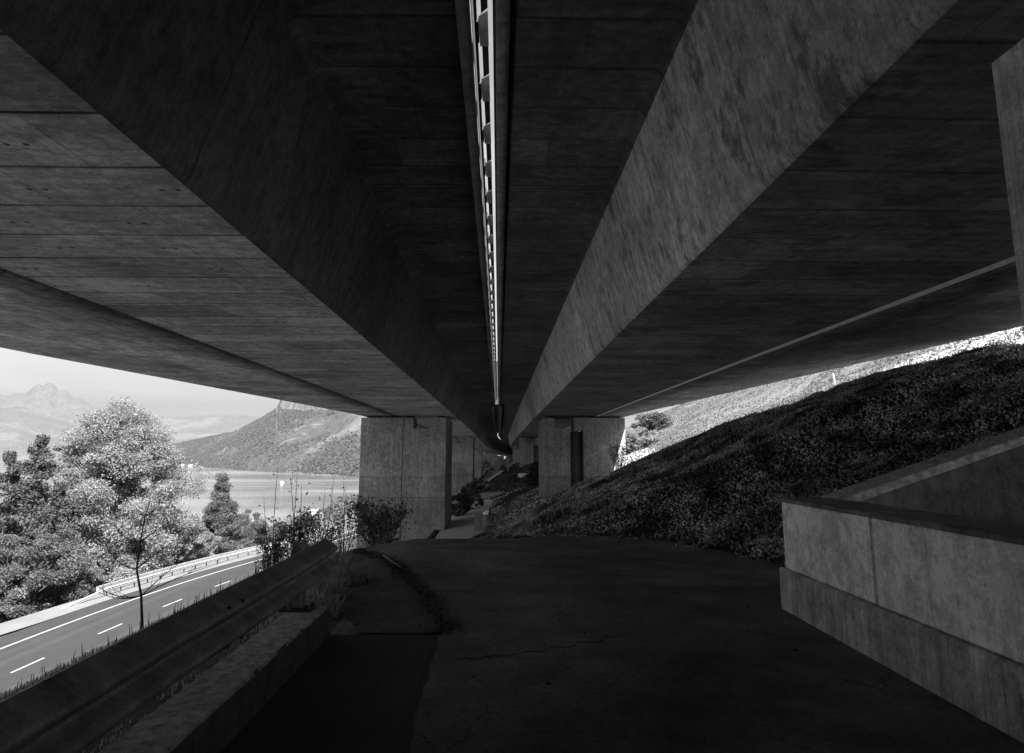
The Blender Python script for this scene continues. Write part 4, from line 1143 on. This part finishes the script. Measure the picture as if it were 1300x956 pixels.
def massif(name, shore, ridge, mat, depth=900, back=1200, nu=150, nv=46, rough=1.0, seed=0, power=1.0, cliff=None, base=LZ - 4, dist=None):
    """shore: [(px, py)] on the lake; ridge: [(px, py)]; a real slope between them with its own depth"""
    shore = shore or [(0, 590)]
    sx = [p[0] for p in shore]; sy = [p[1] for p in shore]; rx = [p[0] for p in ridge]; ry = [p[1] for p in ridge]
    VV = []
    for i in range(nu + 1):
        px = rx[0] + (rx[-1] - rx[0]) * i / nu
        if dist is None:
            py = np.interp(px, sx, sy); r0 = ray(px, py); D0 = LZ / r0.z * r0.y
        else: D0 = dist
        ang = ray(px, 573).x / ray(px, 573).y
        Dr = D0 + depth
        rt = ray(px, float(np.interp(px, rx, ry))); top = rt.z / rt.y * Dr
        for j in range(nv + 1):
            f = j / nv
            D = D0 + depth * f
            g_ = f ** power
            if cliff:
                c0, c1, hgt = cliff
                w_ = np.clip((px - c0) / 4, 0, 1) * np.clip((c1 - px) / 60, 0, 1)
                z = base + (top - base) * ((1 - w_) * g_ + w_ * (g_ * (1 - hgt) * 1.02 if f < .94 else (1 - hgt) * .975 + min(1, (f - .94) / .025) * (hgt + (1 - hgt) * .025)))
            else: z = base + (top - base) * g_
            X = ang * D
            amp = rough * (top - base) * .06 * math.sin(math.pi * min(1, f * 1.02)) ** .7
            z += amp * (float(vnoise(X, D, depth * .22, seed)) + .5 * float(vnoise(X, D, depth * .09, seed + 1)) + .3 * float(vnoise(X, D, depth * .035, seed + 2)))
            VV.append((X, D, z))
        VV.append((ang * (Dr + back), Dr + back, base + (top - base) * .5))
    n = nv + 2; FF = []
    for i in range(nu):
        for j in range(n - 1): FF.append((i * n + j, (i + 1) * n + j, (i + 1) * n + j + 1, i * n + j + 1))
    o = from_arrays(name, VV, FF, mat, smooth=True); tag(o, kind='structure'); return o
mt = massif('lakeside_mountain', [(150, 586), (225, 590), (310, 598), (370, 601), (460, 607), (560, 612), (700, 618)],
       [(150, 572), (190, 569), (220, 564), (253, 557), (295, 548), (310, 541), (331, 530), (348, 519), (352, 508), (366, 509), (387, 511), (420, 505), (460, 492), (560, 470), (700, 450)],
       forest_mat('mountain forest', .03, .08, .75, rock=.9), depth=800, power=.85, seed=2, rough=1.25, cliff=(350, 470, .16), nu=220, nv=70)
def forest_on(o, n, size, name, label, seed):
    me = o.data; nv = len(me.vertices); co = np.empty(nv * 3); me.vertices.foreach_get('co', co); co = co.reshape(-1, 3)
    nf = len(me.polygons); q = np.empty(nf * 4, np.int32); me.polygons.foreach_get('vertices', q); q = q.reshape(-1, 4)
    k = rng.integers(0, nf, n); u = rng.random((n, 1)); v = rng.random((n, 1))
    P = (co[q[k, 0]] * (1 - u) + co[q[k, 1]] * u) * (1 - v) + (co[q[k, 3]] * (1 - u) + co[q[k, 2]] * u) * v
    keep = (vnoise(P[:, 0], P[:, 1] + P[:, 2] * 1.5, 260, seed) * .7 + vnoise(P[:, 0], P[:, 1] + P[:, 2] * 1.5, 90, seed + 1) * .5 + .25 * rng.normal(size=n)) > -.12 + .45 * np.clip(vnoise(P[:, 0] * .35 + P[:, 2] * 1.5, P[:, 1] * .2, 60, seed + 4), 0, 1)
    e1 = co[q[:, 1]] - co[q[:, 0]]; e2 = co[q[:, 3]] - co[q[:, 0]]; nn_ = np.cross(e1, e2); nz_ = np.abs(nn_[:, 2]) / (np.linalg.norm(nn_, axis=1) + 1e-9)
    keep &= nz_[k] > .62
    keep &= P[:, 2] > LZ + 3
    P = P[keep]; P[:, 2] += size * .3
    V, F_ = leaf_quads(P, np.array([0, -.6, .7]), size, asp=.8)
    return tag(from_arrays(name, V, F_, M['leaf_forest']), label, 'forest', kind='stuff')
forest_on(mt, 260000, 6, 'mountain_forest', 'mixed forest covering the steep mountainside across the lake', 3)
massif('far_hills', None, [(120, 545), (170, 534), (200, 531), (220, 529), (272, 527), (325, 528), (350, 535), (420, 545), (600, 550)], forest_mat('far hill meadows', .07, .12, .3, .5), depth=1900, dist=4300, seed=6, rough=.9)
massif('far_hills', None, [(-260, 500), (-60, 512), (0, 518), (22, 516), (44, 524), (70, 533), (110, 545), (150, 556), (230, 566), (300, 572)], forest_mat('far slope meadows', .07, .12, .3, .5), depth=2300, dist=4000, seed=9, rough=1.1)
massif('snowy_range', None, [(-260, 480), (-80, 492), (-30, 496), (0, 503), (14, 498), (24, 500), (33, 491), (40, 487), (46, 490), (52, 485), (60, 488), (66, 496), (74, 494), (84, 503), (95, 505), (106, 513), (130, 518), (200, 530), (300, 545)], forest_mat('distant snow and rock', .08, .18, .15, .4), depth=2500, dist=8600, seed=12, rough=2.6)

def house(px, py, w, d, h, rot, label, rh=.45, D=None):
    r = ray(px, py)
    if D is None: D = (LZ + 1) / r.z * r.y
    x = r.x / r.y * D; z = max(hz(x, D), LZ) if D < 900 else LZ
    root = empty('house', (x, D, z)); root.rotation_euler.z = rot; tag(root, label, 'house', 'houses by the lake')
    mb = MB(); mb.prism_y([(-w / 2, -1), (w / 2, -1), (w / 2, h), (0, h + w * rh * .96), (-w / 2, h)], -d / 2, d / 2); mb.build('wall', M['render'], root)
    mb = MB()
    for s in (-1, 1):
        mb.add([(s * (w / 2 + .5), -d / 2 - .5, h - .4), (0, -d / 2 - .5, h + w * rh), (0, d / 2 + .5, h + w * rh), (s * (w / 2 + .5), d / 2 + .5, h - .4),
                (s * (w / 2 + .5), -d / 2 - .5, h - .15), (0, -d / 2 - .5, h + w * rh + .25), (0, d / 2 + .5, h + w * rh + .25), (s * (w / 2 + .5), d / 2 + .5, h - .15)],
               [(0, 3, 2, 1), (4, 5, 6, 7), (0, 1, 5, 4), (1, 2, 6, 5), (2, 3, 7, 6), (3, 0, 4, 7)])
    mb.build('roof', M['roof'], root)
    for k in range(3):
        m2 = MB(); xx = -w * .3 + k * w * .3; m2.box(xx - .5, xx + .5, -d / 2 - .06, -d / 2 + .02, h * .35, h * .75); m2.build('window', M['glassdark'], root)
    m2 = MB(); m2.box(w * .15, w * .15 + .7, -.35, .35, h + w * rh * .5, h + w * rh + .9); m2.build('chimney', M['render'], root)
house(400, 648, 9, 12, 4.5, R(35), 'house with bright white roof on the lake shore left of the pier', D=430)
house(430, 641, 5, 6, 4, R(10), 'small pale house on the shore between the white roof and the pier', D=520)
house(441, 639, 4, 5, 4, R(60), 'tiny white hut on the shore nearest the pier', D=500)
for i, (px, py, w_, lab) in enumerate([(242, 591, 13, 'long pale building at the head of the lake'), (251, 589.6, 9, 'pale building right of the long building at the head of the lake'), (232, 590.4, 7, 'small pale building at the left end of the lake head'), (222, 572, 9, 'pale house low on the slope at the far left of the mountain')]):
    r = ray(px, py); D = 2350 if py > 585 else 2900; x = r.x / r.y * D
    root = empty('lake_building', (x, D, r.z / r.y * D - 3)); tag(root, lab, 'building', 'buildings at the head of the lake')
    mb = MB(); mb.box(-w_ / 2, w_ / 2, -4, 4, -5, 4); mb.build('wall', M['render'], root)
    mb = MB(); mb.prism_y([(-w_ / 2 - .6, 4.02), (w_ / 2 + .6, 4.02), (w_ * .3, 6.5), (-w_ * .3, 6.5)], -4.6, 4.6); mb.build('roof', M['roof'], root)
# boat
def boat(px, py, L, label):
    r = ray(px, py); D = LZ / r.z * r.y; x = r.x / r.y * D
    root = empty('boat', (x, D, LZ)); root.rotation_euler.z = R(15); tag(root, label, 'boat', 'boats on the lake')
    VV = []; FF = []; n = 12
    for j, (zz, k) in enumerate(((-.3, .7), (.6, .92), (1.5, 1.0))):
        for i in range(n):
            a = 2 * math.pi * i / n; xx = math.cos(a) * L * .5 * k; yy = math.sin(a) * L * .17 * k * (1 - .5 * max(0, math.cos(a)) ** 2); VV.append((xx, yy, zz))
    for j in range(2):
        for i in range(n): FF.append((j * n + i, j * n + (i + 1) % n, (j + 1) * n + (i + 1) % n, (j + 1) * n + i))
    mb = MB(); mb.add(VV, FF + [tuple(range(2 * n, 3 * n))]); mb.build('hull', M['white'], root)
    mb = MB(); mb.box(-L * .25, L * .2, -L * .1, L * .1, 1.5, 3.2); mb.build('cabin', M['white'], root, bevel=.2)
    mb = MB(); mb.box(-L * .22, L * .205, -L * .103, L * .103, 2.1, 2.7); mb.build('window', M['glassdark'], root)
boat(358, 613.5, 6.5, 'small white boat out on the lake')

# ---------------------------------------------------------------- haze
hz_b = MB(); hz_b.box(-16000, 5000, -2500, 17000, -90, 1150)
ho = hz_b.build('haze', None) if False else None
me = bpy.data.meshes.new('haze'); me.from_pydata(hz_b.v, [], hz_b.f)
ho = bpy.data.objects.new('haze', me); COL.objects.link(ho); tag(ho, 'pale summer haze over the lake', 'haze', kind='stuff')
hm = bpy.data.materials.new('haze air'); hm.use_nodes = True; hn = hm.node_tree; hn.nodes.clear()
ou = hn.nodes.new('ShaderNodeOutputMaterial'); pv = hn.nodes.new('ShaderNodeVolumePrincipled')
pv.inputs['Color'].default_value = (.235, .235, .235, 1); pv.inputs['Density'].default_value = 1.2e-4; pv.inputs['Anisotropy'].default_value = .2
hn.links.new(pv.outputs[0], ou.inputs['Volume']); me.materials.append(hm)

# ---------------------------------------------------------------- light
EL, AZ = R(48), R(22)      # sun behind the camera, a little to the right
sd = Vector((math.cos(EL) * math.sin(AZ), -math.cos(EL) * math.cos(AZ), math.sin(EL)))
su = bpy.data.lights.new('sun', 'SUN'); su.energy = 4.8; su.angle = R(.5); su.color = (1, 1, 1)
so = bpy.data.objects.new('sun', su); COL.objects.link(so); so.rotation_euler = sd.to_track_quat('Z', 'Y').to_euler()
w = bpy.data.worlds.new('World'); sc.world = w; w.use_nodes = True
wn = w.node_tree; bg = wn.nodes['Background']
sky = wn.nodes.new('ShaderNodeTexSky'); sky.sky_type = 'NISHITA'; sky.sun_disc = False
sky.sun_elevation = EL; sky.sun_rotation = math.atan2(sd.x, sd.y); sky.air_density = 1.0; sky.dust_density = 1.2; sky.altitude = 500
bw_ = wn.nodes.new('ShaderNodeRGBToBW'); wn.links.new(sky.outputs[0], bw_.inputs[0])
tc = wn.nodes.new('ShaderNodeTexCoord'); mp = wn.nodes.new('ShaderNodeMapping'); mp.inputs['Scale'].default_value = (1.2, 1.2, 5)
nz = wn.nodes.new('ShaderNodeTexNoise'); nz.inputs['Scale'].default_value = 3.0; nz.inputs['Detail'].default_value = 7
wn.links.new(tc.outputs['Generated'], mp.inputs[0]); wn.links.new(mp.outputs[0], nz.inputs['Vector'])
mr_ = wn.nodes.new('ShaderNodeMapRange'); wn.links.new(nz.outputs['Fac'], mr_.inputs[0])
for i, q in enumerate((.4, .7, .88, 1.22)): mr_.inputs[i + 1].default_value = q
mu = wn.nodes.new('ShaderNodeMath'); mu.operation = 'MULTIPLY'; wn.links.new(bw_.outputs[0], mu.inputs[0]); wn.links.new(mr_.outputs[0], mu.inputs[1])
wn.links.new(mu.outputs[0], bg.inputs[0]); bg.inputs['Strength'].default_value = .05

# ---------------------------------------------------------------- render settings
vs = sc.view_settings; sc.display_settings.display_device = 'sRGB'
vs.view_transform = 'Standard'; vs.look = 'None'; vs.exposure = 2.7; vs.gamma = 1; vs.use_curve_mapping = False
sc.render.engine = 'CYCLES'
cy_ = sc.cycles
cy_.use_denoising = True
try: cy_.denoiser = 'OPENIMAGEDENOISE'
except Exception: pass
cy_.max_bounces = 8; cy_.diffuse_bounces = 6; cy_.transparent_max_bounces = 8; cy_.volume_bounces = 1
cy_.sample_clamp_indirect = 6
